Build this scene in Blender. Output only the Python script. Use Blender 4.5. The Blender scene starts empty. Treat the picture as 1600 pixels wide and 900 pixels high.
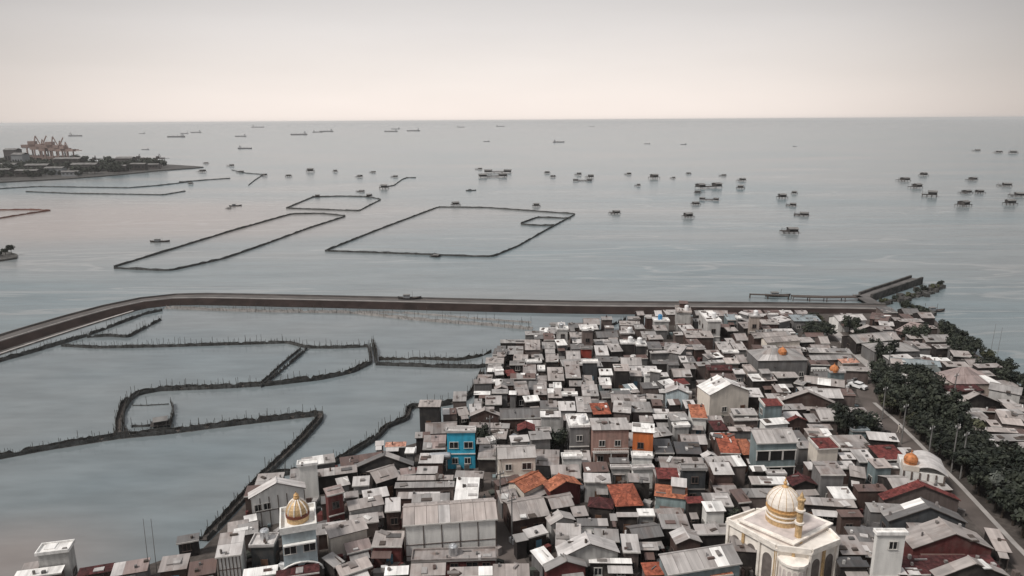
import bpy, bmesh, math, random
from mathutils import Vector, Matrix, Euler, noise
random.seed(7)
SC = bpy.context.scene
COL = SC.collection
# ------------------------------------------------------------------ camera
FPX, CAMZ, PITCH, ROLL = 1100.0, 60.0, 13.40, 0.36
HAZE_DENSITY = 0.00008
cam_d = bpy.data.cameras.new("camera"); cam = bpy.data.objects.new("camera", cam_d); COL.objects.link(cam)
cam_d.sensor_width = 36.0; cam_d.lens = 36.0 * FPX / 1600.0
cam_d.clip_start = 0.5; cam_d.clip_end = 80000.0
CM = Matrix.Rotation(math.radians(90 - PITCH), 4, 'X') @ Matrix.Rotation(math.radians(-ROLL), 4, 'Z')
CM.translation = Vector((0, 0, CAMZ))
cam.matrix_world = CM
SC.camera = cam
C3 = CM.to_3x3(); C3I = C3.inverted()
def at(x, y, z=0.0):
    """ground position (at height z) seen at photo pixel x, y"""
    d = C3 @ Vector(((x - 800) / FPX, -(y - 450) / FPX, -1.0))
    t = (z - CAMZ) / min(d.z, -1e-4)
    return Vector((d.x * t, d.y * t, z))
def px(p):
    v = C3I @ (Vector(p) - Vector((0, 0, CAMZ)))
    return (800 + FPX * v.x / -v.z, 450 - FPX * v.y / -v.z)
# ------------------------------------------------------------------ world, sun, exposure
SUN_EL, SUN_AZ = 52.0, -118.0            # azimuth from +Y, towards +X
W = bpy.data.worlds.new("World"); SC.world = W; W.use_nodes = True
nt = W.node_tree; nt.nodes.clear()
def N(t, **k):
    n = nt.nodes.new(t)
    for a, b in k.items(): setattr(n, a, b)
    return n
L = lambda a, b: nt.links.new(a, b)
def ramp(node, stops):
    cr = node.color_ramp
    while len(cr.elements) > 1: cr.elements.remove(cr.elements[-1])
    cr.elements[0].position = stops[0][0]; cr.elements[0].color = (*stops[0][1], 1)
    for p_, c_ in stops[1:]:
        e = cr.elements.new(p_); e.color = (*c_, 1)
out = N('ShaderNodeOutputWorld'); bg = N('ShaderNodeBackground'); bg2 = N('ShaderNodeBackground')
sky = N('ShaderNodeTexSky'); sky.sky_type = 'NISHITA'; sky.sun_disc = False
sky.sun_elevation = math.radians(SUN_EL); sky.sun_rotation = math.radians(SUN_AZ)
L(sky.outputs[0], bg.inputs[0]); bg.inputs[1].default_value = 0.05
tc = N('ShaderNodeTexCoord'); sep = N('ShaderNodeSeparateXYZ'); L(tc.outputs['Generated'], sep.inputs[0])
el = N('ShaderNodeMapRange'); L(sep.outputs[2], el.inputs[0]); el.inputs[1].default_value = 0.0; el.inputs[2].default_value = 1.0
er = N('ShaderNodeValToRGB'); L(el.outputs[0], er.inputs[0])
ramp(er, [(0.0, (.77, .685, .635)), (.03, (.755, .68, .635)), (.07, (.69, .635, .60)), (.12, (.615, .58, .56)), (.165, (.53, .507, .495)),
          (.26, (.42, .41, .41)), (.6, (.49, .49, .50)), (1.0, (.55, .55, .565))])
# brighter towards the hidden sun: cosine of the horizontal angle to it
dot = N('ShaderNodeVectorMath', operation='DOT_PRODUCT'); L(tc.outputs['Generated'], dot.inputs[0])
GA = math.radians(-3); dot.inputs[1].default_value = (math.sin(GA), math.cos(GA), 0)
gm = N('ShaderNodeMapRange', interpolation_type='SMOOTHSTEP'); L(dot.outputs['Value'], gm.inputs[0])
gm.inputs[1].default_value = .70; gm.inputs[2].default_value = 1.0; gm.inputs[3].default_value = .56; gm.inputs[4].default_value = 1.08
# the glow matters near the horizon only, overhead the cloud deck is even
ez = N('ShaderNodeMapRange'); L(sep.outputs[2], ez.inputs[0]); ez.inputs[1].default_value = .22; ez.inputs[2].default_value = .6
mg = N('ShaderNodeMix', data_type='FLOAT'); L(ez.outputs[0], mg.inputs['Factor']); L(gm.outputs[0], mg.inputs[2]); mg.inputs[3].default_value = .9
# soft cloud streaks
mp = N('ShaderNodeMapping'); mp.inputs['Scale'].default_value = (1.6, 1.6, 9); L(tc.outputs['Generated'], mp.inputs[0])
cn = N('ShaderNodeTexNoise'); cn.inputs['Scale'].default_value = 2.2; cn.inputs['Detail'].default_value = 4; L(mp.outputs[0], cn.inputs[0])
cm = N('ShaderNodeMapRange'); L(cn.outputs[0], cm.inputs[0]); cm.inputs[1].default_value = .3; cm.inputs[2].default_value = .7; cm.inputs[3].default_value = .975; cm.inputs[4].default_value = 1.025
m1 = N('ShaderNodeMath', operation='MULTIPLY'); L(mg.outputs[0], m1.inputs[0]); L(cm.outputs[0], m1.inputs[1])
L(er.outputs[0], bg2.inputs[0]); L(m1.outputs[0], bg2.inputs[1])
mixw = N('ShaderNodeMixShader'); mixw.inputs[0].default_value = .93
L(bg.outputs[0], mixw.inputs[1]); L(bg2.outputs[0], mixw.inputs[2]); L(mixw.outputs[0], out.inputs[0])
sd = bpy.data.lights.new("sun", 'SUN'); sd.energy = 2.35; sd.angle = math.radians(10); sd.color = (1, .94, .88)
sun = bpy.data.objects.new("sun", sd); COL.objects.link(sun)
sdir = Vector((math.sin(math.radians(SUN_AZ)) * math.cos(math.radians(SUN_EL)), math.cos(math.radians(SUN_AZ)) * math.cos(math.radians(SUN_EL)), math.sin(math.radians(SUN_EL))))
sun.rotation_euler = sdir.to_track_quat('Z', 'Y').to_euler(); sun.location = (0, 0, 500)
SC.view_settings.view_transform = 'Standard'; SC.view_settings.look = 'None'
SC.view_settings.exposure = 0.32; SC.view_settings.gamma = 1.0; SC.view_settings.use_curve_mapping = False
SC.cycles.max_bounces = 5; SC.cycles.volume_bounces = 2; SC.cycles.transparent_max_bounces = 8
# ------------------------------------------------------------------ materials
MATS = {}
class G:
    """small node-graph helper for a material"""
    def __init__(s, name, rough=.8, spec=.3):
        s.m = bpy.data.materials.new(name); s.m.use_nodes = True; s.t = s.m.node_tree
        s.b = s.t.nodes['Principled BSDF']; s.b.inputs['Roughness'].default_value = rough
        s.b.inputs['Specular IOR Level'].default_value = spec
        MATS[name] = s.m
    def n(s, t, **k):
        q = s.t.nodes.new(t)
        for a, b in k.items(): setattr(q, a, b)
        return q
    def l(s, a, b): s.t.links.new(a, b)
    def coord(s, kind='Object', scale=(1, 1, 1)):
        c = s.n('ShaderNodeTexCoord'); m = s.n('ShaderNodeMapping'); m.inputs['Scale'].default_value = scale
        s.l(c.outputs[kind], m.inputs[0])
        oi = s.n('ShaderNodeObjectInfo'); mul = s.n('ShaderNodeMath', operation='MULTIPLY'); mul.inputs[1].default_value = 137.0
        s.l(oi.outputs['Random'], mul.inputs[0]); cb = s.n('ShaderNodeCombineXYZ')
        s.l(mul.outputs[0], cb.inputs[0]); s.l(mul.outputs[0], cb.inputs[1]); s.l(cb.outputs[0], m.inputs['Location'])
        return m.outputs[0]
    def noise(s, vec, scale, detail=3, lo=.35, hi=.65, a=0., b=1.):
        q = s.n('ShaderNodeTexNoise'); q.inputs['Scale'].default_value = scale; q.inputs['Detail'].default_value = detail
        s.l(vec, q.inputs['Vector'])
        r = s.n('ShaderNodeMapRange'); s.l(q.outputs[0], r.inputs[0])
        for i, v in enumerate((lo, hi, a, b)): r.inputs[1 + i].default_value = v
        return r.outputs[0]
    def mix(s, f, a, b, mode='MIX'):
        q = s.n('ShaderNodeMix', data_type='RGBA', blend_type=mode)
        for sock, v in ((q.inputs['Factor'], f), (q.inputs[6], a), (q.inputs[7], b)):
            if isinstance(v, bpy.types.NodeSocket): s.l(v, sock)
            elif isinstance(v, (int, float)): sock.default_value = v
            else: sock.default_value = (*v, 1)
        return q.outputs[2]
    def val(s, c, f):
        """colour times a scalar socket"""
        q = s.n('ShaderNodeVectorMath', operation='SCALE')
        if isinstance(c, bpy.types.NodeSocket): s.l(c, q.inputs[0])
        else: q.inputs[0].default_value = c
        if isinstance(f, bpy.types.NodeSocket): s.l(f, q.inputs['Scale'])
        else: q.inputs['Scale'].default_value = f
        return q.outputs[0]
    def base(s, sock): s.l(sock, s.b.inputs['Base Color'])
    def bump(s, sock, dist, strength=1.):
        q = s.n('ShaderNodeBump'); q.inputs['Distance'].default_value = dist; q.inputs['Strength'].default_value = strength
        s.l(sock, q.inputs['Height']); s.l(q.outputs[0], s.b.inputs['Normal'])
    def rnd(s, lo, hi):
        oi = s.n('ShaderNodeObjectInfo'); r = s.n('ShaderNodeMapRange'); s.l(oi.outputs['Random'], r.inputs[0])
        r.inputs[3].default_value = lo; r.inputs[4].default_value = hi; return r.outputs[0]
    def tint(s):
        a = s.n('ShaderNodeAttribute'); a.attribute_name = 'tint'; return a.outputs['Fac']
def tin(name, c, rust=.3, rough=.55):
    g = G('roof_' + name, rough, .3); v = g.coord('UV'); vs = g.coord('UV', (1.6, .16, 1))
    col = g.val(c, g.noise(vs, 1.1, 4, .3, .7, .72, 1.12))
    col = g.mix(g.noise(v, .45, 5, .50, .72, 0, rust), col, (.15, .095, .075))
    col = g.mix(g.noise(v, .28, 3, .52, .66, 0, .32), col, (.10, .095, .095))
    g.base(g.val(col, g.tint()))
    w = g.n('ShaderNodeTexWave', wave_type='BANDS', bands_direction='X'); w.inputs['Scale'].default_value = 1.3
    g.l(g.coord('UV'), w.inputs['Vector']); g.bump(w.outputs['Fac'], .02, .3)
def tile(name, c, dark):
    g = G('roof_' + name, .8, .2); v = g.coord('UV')
    vo = g.n('ShaderNodeTexVoronoi'); vo.inputs['Scale'].default_value = 2.6; g.l(v, vo.inputs['Vector'])
    sp = g.n('ShaderNodeSeparateColor'); g.l(vo.outputs['Color'], sp.inputs[0])
    r = g.n('ShaderNodeMapRange'); g.l(sp.outputs[0], r.inputs[0]); r.inputs[3].default_value = .55; r.inputs[4].default_value = 1.3
    col = g.mix(g.noise(v, .55, 5, .40, .68, 0, .75), c, dark)
    g.base(g.val(g.val(col, r.outputs[0]), g.tint()))
    w = g.n('ShaderNodeTexWave', wave_type='BANDS', bands_direction='Y'); w.inputs['Scale'].default_value = 1.0
    g.l(v, w.inputs['Vector']); g.bump(w.outputs['Fac'], .04, .6)
for nm, c, r_ in [('white', (.84, .825, .80), .10), ('palegrey', (.57, .545, .53), .22), ('lightgrey', (.43, .405, .39), .35), ('grey', (.31, .297, .288), .3),
                ('warmgrey', (.37, .336, .318), .35), ('darkgrey', (.155, .15, .148), .3), ('charcoal', (.075, .075, .078), .2), ('stain', (.33, .30, .287), .7),
                ('tan', (.44, .39, .365), .2), ('pinkgrey', (.32, .255, .24), .5), ('bluegrey', (.27, .31, .325), .25), ('greenish', (.14, .16, .155), .3),
                ('brown', (.14, .095, .085), .5)]:
    tin(nm, c, r_)
tile('maroon', (.17, .045, .04), (.06, .022, .022)); tile('rust', (.33, .10, .06), (.15, .045, .03))
tile('orange', (.40, .15, .085), (.24, .09, .06)); tile('darkmaroon', (.085, .028, .028), (.035, .018, .018)); tile('palerust', (.50, .27, .2), (.34, .16, .12))
WALLC = {'white': (.76, .75, .72), 'palegrey': (.46, .45, .435), 'grey': (.185, .18, .178), 'cream': (.66, .60, .53), 'tan': (.40, .34, .30), 'taupe': (.16, .128, .118),
         'brown': (.085, .055, .048), 'dark': (.036, .031, .03), 'black': (.045, .043, .043), 'charcoal': (.07, .075, .08), 'red': (.36, .07, .05), 'maroon': (.13, .042, .04),
         'orange': (.52, .155, .055), 'blue': (.05, .41, .60), 'paleblue': (.50, .58, .61), 'bluegrey': (.20, .25, .26), 'teal': (.30, .385, .39), 'redbrown': (.37, .235, .20)}
for nm, c in WALLC.items():
    g = G('wall_' + nm, .85, .2); v = g.coord('Object'); vs = g.coord('Object', (1.2, 1.2, .18))
    col = g.val(c, g.noise(vs, 1.3, 4, .3, .7, .86 if nm in ('white', 'cream') else .66, 1.1))
    col = g.mix(g.noise(v, .5, 5, .52, .75, 0, .2 if nm in ('white', 'cream', 'blue', 'orange') else .5), col, (.13, .115, .10))
    col = g.val(col, g.rnd(.88, 1.1)); g.base(col); g.bump(g.noise(v, 5, 3), .03, .3)
def plain(name, c, rough=.7, spec=.3, metal=0., var=.2, scale=1.5):
    g = G(name, rough, spec); v = g.coord('Object'); g.b.inputs['Metallic'].default_value = metal
    g.base(g.val(c, g.noise(v, scale, 4, .3, .7, 1 - var, 1 + var)))
plain('timber', (.075, .06, .052)); plain('bamboo', (.075, .07, .062), var=.45, scale=.8); plain('net', (.085, .086, .084), .9, .1, var=.5, scale=.6)
plain('pane', (.018, .02, .022), .15, .5); plain('frame_pale', (.55, .53, .50)); plain('frame_dark', (.11, .085, .075)); plain('door_brown', (.13, .07, .045)); plain('door_blue', (.10, .22, .30))
plain('void', (.02, .019, .019), .9, .1); plain('concrete', (.36, .345, .33), .85, var=.25, scale=.7); plain('concrete_dark', (.19, .175, .165), .85, var=.3, scale=.5)
plain('clutter_mix', (.2, .18, .17), .9, .1, 0, .9, 9); plain('gold', (.55, .34, .15), .6, .4, .15, .3, 3); plain('gold_dull', (.52, .36, .19), .5, .4, .2, .3, 4); plain('dome_white', (.76, .70, .63), .5, .4, 0, .12, 3); plain('dome_orange', (.44, .17, .065), .6, .3, 0, .4, 2)
plain('dome_brown', (.16, .05, .03), .6); plain('mosque_cream', (.80, .75, .685), .8, .2, 0, .22, .9); plain('mosque_roof', (.72, .675, .62), .8, .2, 0, .16, .6); plain('mosque_pink', (.56, .50, .475), .8, .2, 0, .2, .8)
plain('tank_white', (.72, .72, .72), .5); plain('tank_blue', (.06, .22, .42), .5); plain('tank_orange', (.62, .2, .05), .5); plain('tank_steel', (.55, .56, .57), .3, .5, .7)
plain('brown_slope', (.024, .016, .014), .9, .2, 0, .4, .25); plain('crest', (.125, .118, .114), .85, .2, 0, .25, .2); plain('roadway', (.105, .098, .094), .9, .2, 0, .25, .15)
plain('kerb', (.36, .34, .325), .85, .2, 0, .2, .4); plain('lane', (.115, .098, .09), .9, .2, 0, .3, .2); plain('rock', (.075, .072, .068), .9, .2, 0, .5, .6)
plain('hull_dark', (.06, .055, .055)); plain('hull_grey', (.25, .26, .27)); plain('ship_hull', (.12, .11, .115), .6, .3, 0, .1, .01); plain('ship_white', (.5, .5, .5), .6, .3, 0, .1, .01); plain('crane_orange', (.30, .22, .195), .6); plain('crane_dark', (.10, .09, .09), .6)
plain('pole_grey', (.17, .165, .16)); plain('hut_dark', (.055, .05, .048), .85, .2, 0, .4, .4); plain('hut_roof', (.16, .155, .15), .8, .2, 0, .35, .2); plain('bark', (.06, .05, .042), .9, .1)
plain('cloth_white', (.75, .73, .70)); plain('cloth_blue', (.10, .30, .45)); plain('net_red', (.20, .10, .08), .9, .1)
def leafmat(name, a, b):
    g = G(name, .65, .25); v = g.coord('Object')
    col = g.mix(g.noise(v, .55, 3, .38, .62), a, b); g.base(g.val(g.val(col, g.tint()), g.rnd(.75, 1.25)))
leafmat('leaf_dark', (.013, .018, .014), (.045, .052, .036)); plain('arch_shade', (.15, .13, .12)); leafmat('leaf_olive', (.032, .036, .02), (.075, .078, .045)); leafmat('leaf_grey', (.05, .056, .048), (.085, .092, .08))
# water: silty, grey; soft slicks and wind streaks
def water(name, c1, c2, sx, sy, rough, bumpd):
    g = G(name, rough, .5); g.b.inputs['IOR'].default_value = 1.33
    c = g.n('ShaderNodeTexCoord'); m = g.n('ShaderNodeMapping'); m.inputs['Scale'].default_value = (sx, sy, 1); m.inputs['Rotation'].default_value = (0, 0, math.radians(-7)); g.l(c.outputs['Object'], m.inputs[0])
    n1 = g.noise(m.outputs[0], 1.0, 5, .34, .66)
    m2 = g.n('ShaderNodeMapping'); m2.inputs['Scale'].default_value = (sx * 5, sy * 9, 1); m2.inputs['Rotation'].default_value = (0, 0, math.radians(6)); g.l(c.outputs['Object'], m2.inputs[0])
    n2 = g.noise(m2.outputs[0], 1.0, 5, .36, .64, .90, 1.08)
    col = g.val(g.mix(n1, c1, c2), n2)
    g.b.inputs['Specular IOR Level'].default_value = .44 if name == 'sea_water' else .62
    if name == 'sea_water':
        # muddy plume off the far left shore and pale current streaks
        gm_ = g.n('ShaderNodeMapping'); P = at(70, 345, 0); gm_.inputs['Location'].default_value = (-P.x / 330, -P.y / 150, 0); gm_.inputs['Scale'].default_value = (1 / 330, 1 / 150, 1); g.l(c.outputs['Object'], gm_.inputs[0])
        ln = g.n('ShaderNodeVectorMath', operation='LENGTH'); g.l(gm_.outputs[0], ln.inputs[0])
        pf = g.n('ShaderNodeMapRange', interpolation_type='SMOOTHSTEP'); g.l(ln.outputs['Value'], pf.inputs[0])
        for i_, v_ in enumerate((.15, 1.1, .75, 0)): pf.inputs[1 + i_].default_value = v_
        col = g.mix(pf.outputs[0], col, (.33, .275, .25))
        m4 = g.n('ShaderNodeMapping'); m4.inputs['Scale'].default_value = (.0045, .028, 1); m4.inputs['Rotation'].default_value = (0, 0, math.radians(-14)); g.l(c.outputs['Object'], m4.inputs[0])
        q4 = g.n('ShaderNodeTexNoise'); q4.inputs['Scale'].default_value = 1.0; q4.inputs['Detail'].default_value = 6; q4.inputs['Distortion'].default_value = .6; g.l(m4.outputs[0], q4.inputs['Vector'])
        d4 = g.n('ShaderNodeMath', operation='SUBTRACT'); g.l(q4.outputs[0], d4.inputs[0]); d4.inputs[1].default_value = .54
        a4 = g.n('ShaderNodeMath', operation='ABSOLUTE'); g.l(d4.outputs[0], a4.inputs[0])
        s4 = g.n('ShaderNodeMapRange', interpolation_type='SMOOTHSTEP'); g.l(a4.outputs[0], s4.inputs[0])
        for i_, v_ in enumerate((0, .016, .32, 0)): s4.inputs[1 + i_].default_value = v_
        col = g.mix(s4.outputs[0], col, (.40, .395, .385))
    else:
        gm_ = g.n('ShaderNodeMapping'); P = at(-20, 880, 0); gm_.inputs['Location'].default_value = (-P.x / 26, -P.y / 16, 0); gm_.inputs['Scale'].default_value = (1 / 26, 1 / 16, 1); g.l(c.outputs['Object'], gm_.inputs[0])
        ln = g.n('ShaderNodeVectorMath', operation='LENGTH'); g.l(gm_.outputs[0], ln.inputs[0]); pf = g.n('ShaderNodeMapRange', interpolation_type='SMOOTHSTEP'); g.l(ln.outputs['Value'], pf.inputs[0])
        for i_, v_ in enumerate((.1, 1.1, .7, 0)): pf.inputs[1 + i_].default_value = v_
        col = g.mix(pf.outputs[0], col, (.24, .20, .18))
    m5 = g.n('ShaderNodeMapping'); m5.inputs['Scale'].default_value = (.12, .45, 1); g.l(c.outputs['Object'], m5.inputs[0])
    col = g.val(col, g.noise(m5.outputs[0], 1.0, 4, .3, .7, .93, 1.07)); g.base(col)
    m3 = g.n('ShaderNodeMapping'); m3.inputs['Scale'].default_value = (.07, .22, 1); g.l(c.outputs['Object'], m3.inputs[0])
    q = g.n('ShaderNodeTexNoise'); q.inputs['Scale'].default_value = 1.5; q.inputs['Detail'].default_value = 5; g.l(m3.outputs[0], q.inputs['Vector'])
    g.bump(q.outputs[0], bumpd, .5)
water('sea_water', (.135, .187, .207), (.222, .236, .238), .0035, .012, .20, .25)
water('pond_water', (.150, .184, .199), (.190, .207, .211), .012, .018, .09, .03)
g = G('ground', .95, .15); v = g.coord('Object'); col = g.mix(g.noise(v, .12, 5), (.055, .048, .044), (.105, .092, .084)); g.base(g.val(col, g.noise(v, 1.2, 4, .3, .7, .7, 1.2)))
# ------------------------------------------------------------------ mesh helpers
class MB:
    def __init__(s): s.v = []; s.f = []; s.mi = []; s.uv = []; s.t = []; s.mats = []
    def mat(s, name):
        if name not in s.mats: s.mats.append(name)
        return s.mats.index(name)
    def poly(s, pts, mat, uv=None, tint=1.0):
        b = len(s.v); s.v.extend([tuple(p) for p in pts]); s.f.append(tuple(range(b, b + len(pts)))); s.mi.append(s.mat(mat))
        if uv is None:
            uv = [(p[0] + p[1] * .3, p[2] + p[1] * .3) for p in pts]
        s.uv.extend(uv); s.t.extend([tint] * len(pts))
    def prism(s, top, thick, mat, uv=None, tint=1.0, dirv=(0, 0, -1), under=None):
        """polygon (counter-clockwise from above) extruded by thick along dirv"""
        d = Vector(dirv) * thick; top = [Vector(p) for p in top]; bot = [p + d for p in top]; n = len(top)
        s.poly(top, mat, uv, tint); s.poly(bot[::-1], under or mat, None, tint * .9)
        for i in range(n):
            j = (i + 1) % n; s.poly([bot[i], bot[j], top[j], top[i]], mat, None, tint)
    def box(s, c, size, mat, rot=0., tint=1.0):
        x, y, z = size[0] / 2, size[1] / 2, size[2] / 2; ca, sa = math.cos(rot), math.sin(rot)
        P = lambda a, b: Vector((c[0] + a * ca - b * sa, c[1] + a * sa + b * ca, c[2] + 2 * z))
        s.prism([P(-x, -y), P(x, -y), P(x, y), P(-x, y)], 2 * z, mat, None, tint)
    def bar(s, a, b, r, mat, n=4, r2=None):
        a, b = Vector(a), Vector(b); d = (b - a); u = d.orthogonal().normalized(); w = d.normalized().cross(u); r2 = r if r2 is None else r2
        A = [a + (u * math.cos(2 * math.pi * i / n) + w * math.sin(2 * math.pi * i / n)) * r for i in range(n)]
        B = [b + (u * math.cos(2 * math.pi * i / n) + w * math.sin(2 * math.pi * i / n)) * r2 for i in range(n)]
        for i in range(n):
            j = (i + 1) % n; s.poly([A[i], A[j], B[j], B[i]], mat)
        s.poly(A[::-1], mat); s.poly(B, mat)
    def lathe(s, prof, mat, n=20, c=(0, 0, 0), tintf=None):
        for k in range(len(prof) - 1):
            (r0, z0), (r1, z1) = prof[k], prof[k + 1]
            for i in range(n):
                a0, a1 = 2 * math.pi * i / n, 2 * math.pi * (i + 1) / n
                P = lambda r, a, z: (c[0] + r * math.cos(a), c[1] + r * math.sin(a), c[2] + z)
                q = [P(r0, a0, z0), P(r0, a1, z0), P(r1, a1, z1), P(r1, a0, z1)]
                if r1 < 1e-4: q = q[:3]
                if r0 < 1e-4: q = [q[0], q[2], q[3]]
                s.poly(q, mat)
    def mesh(s, name, smooth=False):
        m = bpy.data.meshes.new(name); m.from_pydata(s.v, [], s.f)
        for nm in s.mats: m.materials.append(MATS[nm])
        m.polygons.foreach_set('material_index', s.mi)
        ul = m.uv_layers.new(name='UVMap'); ul.data.foreach_set('uv', [c for p in s.uv for c in p])
        at_ = m.attributes.new('tint', 'FLOAT', 'CORNER'); at_.data.foreach_set('value', s.t)
        if smooth: m.polygons.foreach_set('use_smooth', [True] * len(s.f))
        m.update(); return m
    def build(s, name, parent=None, smooth=False, loc=None):
        return link(name, s.mesh(name, smooth), parent, loc)
def link(name, mesh, parent=None, loc=None, rz=None):
    o = bpy.data.objects.new(name, mesh); COL.objects.link(o)
    if parent: o.parent = parent
    if loc is not None: o.location = loc
    if rz is not None: o.rotation_euler = (0, 0, rz)
    return o
def tag(o, label=None, cat=None, group=None, kind=None):
    if label: o['label'] = label
    if cat: o['category'] = cat
    if group: o['group'] = group
    if kind: o['kind'] = kind
    return o
def empty(name, loc, rz=0.): 
    o = link(name, None, None, loc, rz); o.empty_display_size = .5; return o
def copy_tree(o, parent=None):
    c = o.copy(); COL.objects.link(c)
    if parent: c.parent = parent
    for ch in o.children: copy_tree(ch, c)
    return c
# labels: every thing waits here until all are placed, then each gets words that single it out
PENDING = []    # (object, description, px position, family)
def want(o, desc, pos, fam, cat, group=None):
    o['category'] = cat
    if group: o['group'] = group
    PENDING.append((o, desc, px(pos), fam))
# ------------------------------------------------------------------ sea, ponds, land
GZ = 0.8
def sheet(name, pts, mat, z=None, thick=0):
    b = MB(); P = [Vector(p) if z is None else Vector((p[0], p[1], z)) for p in pts]
    if sum(P[i].x * P[(i + 1) % len(P)].y - P[(i + 1) % len(P)].x * P[i].y for i in range(len(P))) < 0: P.reverse()
    if thick: b.prism(P, thick, mat)
    else: b.poly(P, mat)
    return tag(b.build(name), kind='structure')
R = 30000.0
sheet('sea', [(R * math.cos(a * math.pi / 48), R * math.sin(a * math.pi / 48), 0) for a in range(96)], 'sea_water')
LEV = [(-260, 640), (0, 549), (60, 530), (130, 507), (200, 486), (238, 477), (262, 475.5), (300, 476.5), (400, 479), (500, 481), (700, 486), (900, 491), (1050, 492), (1200, 493), (1400, 496)]
lev = [at(x, y, 0) for x, y in LEV]
# land edge towards the ponds (from the lower left round to the embankment), then round the point and down the coast
COAST = [(-120, 1010), (40, 905), (200, 893), (262, 872), (318, 856), (372, 800), (395, 772), (455, 752), (520, 735), (588, 712), (622, 700), (650, 692), (690, 668), (735, 640), (752, 604), (768, 572), (790, 548), (838, 530), (900, 522), (985, 514), (1036, 504), (1052, 495)]
EAST = [(1398, 488), (1420, 484), (1452, 492), (1470, 508), (1500, 540), (1548, 566), (1588, 598), (1640, 640), (1760, 740), (1900, 900)]
land = [at(x, y, GZ) for x, y in COAST + EAST] + [Vector((190, 30, GZ)), Vector((-60, 30, GZ))]
sheet('ground', land, 'ground', thick=1.6)
pond = [p for p in lev] + [at(1400, 520, 0), Vector((120, 40, 0)), Vector((-160, 40, 0)), Vector((-260, 110, 0))]
sheet('pond_water', [(p.x, p.y, .012) for p in pond], 'pond_water')
# embankment: sloped inner face, roadway, kerb and outer crest, swept along the shore
def offset(pl, d):
    o = []
    for i, p in enumerate(pl):
        a = pl[max(0, i - 1)]; b = pl[min(len(pl) - 1, i + 1)]; t = (b - a); n = Vector((-t.y, t.x, 0)).normalized(); o.append(p + n * d)
    return o
def densify(pl, step):
    o = [pl[0]]
    for a, b in zip(pl, pl[1:]):
        n = max(1, int((b - a).length / step))
        o += [a.lerp(b, i / n) for i in range(1, n + 1)]
    return o
levd = densify(lev, 9)
def smooth_pl(pl, k=2):
    for _ in range(k):
        pl = [pl[0]] + [(pl[i - 1] + pl[i] * 2 + pl[i + 1]) / 4 for i in range(1, len(pl) - 1)] + [pl[-1]]
    return pl
levd = smooth_pl(levd, 3)
def sweep(name, prof, mats, pl=levd, jitter=0):
    b = MB(); rows = []
    for d, z in prof:
        r_ = offset(pl, d); rows.append([Vector((p.x, p.y, z + (random.uniform(-jitter, jitter) if jitter else 0))) for p in r_])
    for k in range(len(prof) - 1):
        for i in range(len(pl) - 1):
            b.poly([rows[k][i], rows[k][i + 1], rows[k + 1][i + 1], rows[k + 1][i]][::1], mats[k])
    return tag(b.build(name), kind='structure')
sweep('embankment', [(0, -.6), (.15, .1), (3.0, 1.75), (3.4, 1.8), (8.6, 1.8), (9.6, 1.0), (10.4, -.6)], ['brown_slope', 'brown_slope', 'crest', 'lane', 'rock', 'rock'])
sweep('embankment_road', [(3.9, 1.805), (7.1, 1.805)], ['roadway'])
sweep('embankment_kerb', [(3.3, 1.6), (3.3, 1.98), (3.62, 1.98), (3.62, 1.6)], ['kerb'] * 3)
w_ = sweep('parapet_wall', [(7.9, 1.6), (7.9, 2.35), (8.25, 2.35), (8.25, 1.6)], ['crest'] * 3); del w_['kind']
tag(w_, 'low grey parapet wall along the seaward edge of the embankment', 'wall')
sweep('pond_berm', [(-3.2, -.3), (-2.6, .35), (-2.0, .42), (-1.2, .2), (.3, .15)], ['rock', 'kerb', 'rock', 'rock'], smooth_pl(densify(lev[:5], 8), 2))
# coast road and footpath
def ribbon(name, pts, w, mat, z):
    pl = smooth_pl(densify([at(x, y, z) for x, y in pts], 6), 1); a, b = offset(pl, w / 2), offset(pl, -w / 2)
    m = MB()
    for i in range(len(pl) - 1):
        m.poly([b[i], b[i + 1], a[i + 1], a[i]] if True else None, mat)
    o = tag(m.build(name), kind='structure')
    return o
ROAD = [(1296, 505), (1316, 530), (1342, 560), (1352, 600), (1354, 632), (1394, 664), (1428, 700), (1450, 724), (1492, 762), (1524, 800), (1570, 850), (1640, 920)]
ribbon('coast_road', ROAD, 3.7, 'lane', GZ + .03)
ribbon('road_edge_kerb', [(x + 12, y - 3) for x, y in ROAD[4:]], .8, 'kerb', GZ + .16)
ribbon('canal_path', [(1300, 512), (1322, 538), (1352, 566), (1384, 592), (1408, 612), (1428, 632)], 2.4, 'kerb', GZ + .06)
ribbon('brown_lane', [(746, 712), (752, 740), (752, 770), (760, 792), (785, 850), (815, 905)], 3.6, 'lane', GZ + .034)
sheet('mosque_yard', [at(1110, 835, GZ), at(1230, 905, GZ), at(1345, 860, GZ), at(1330, 800, GZ), at(1200, 790, GZ)], 'concrete_dark', GZ + .05)

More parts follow.
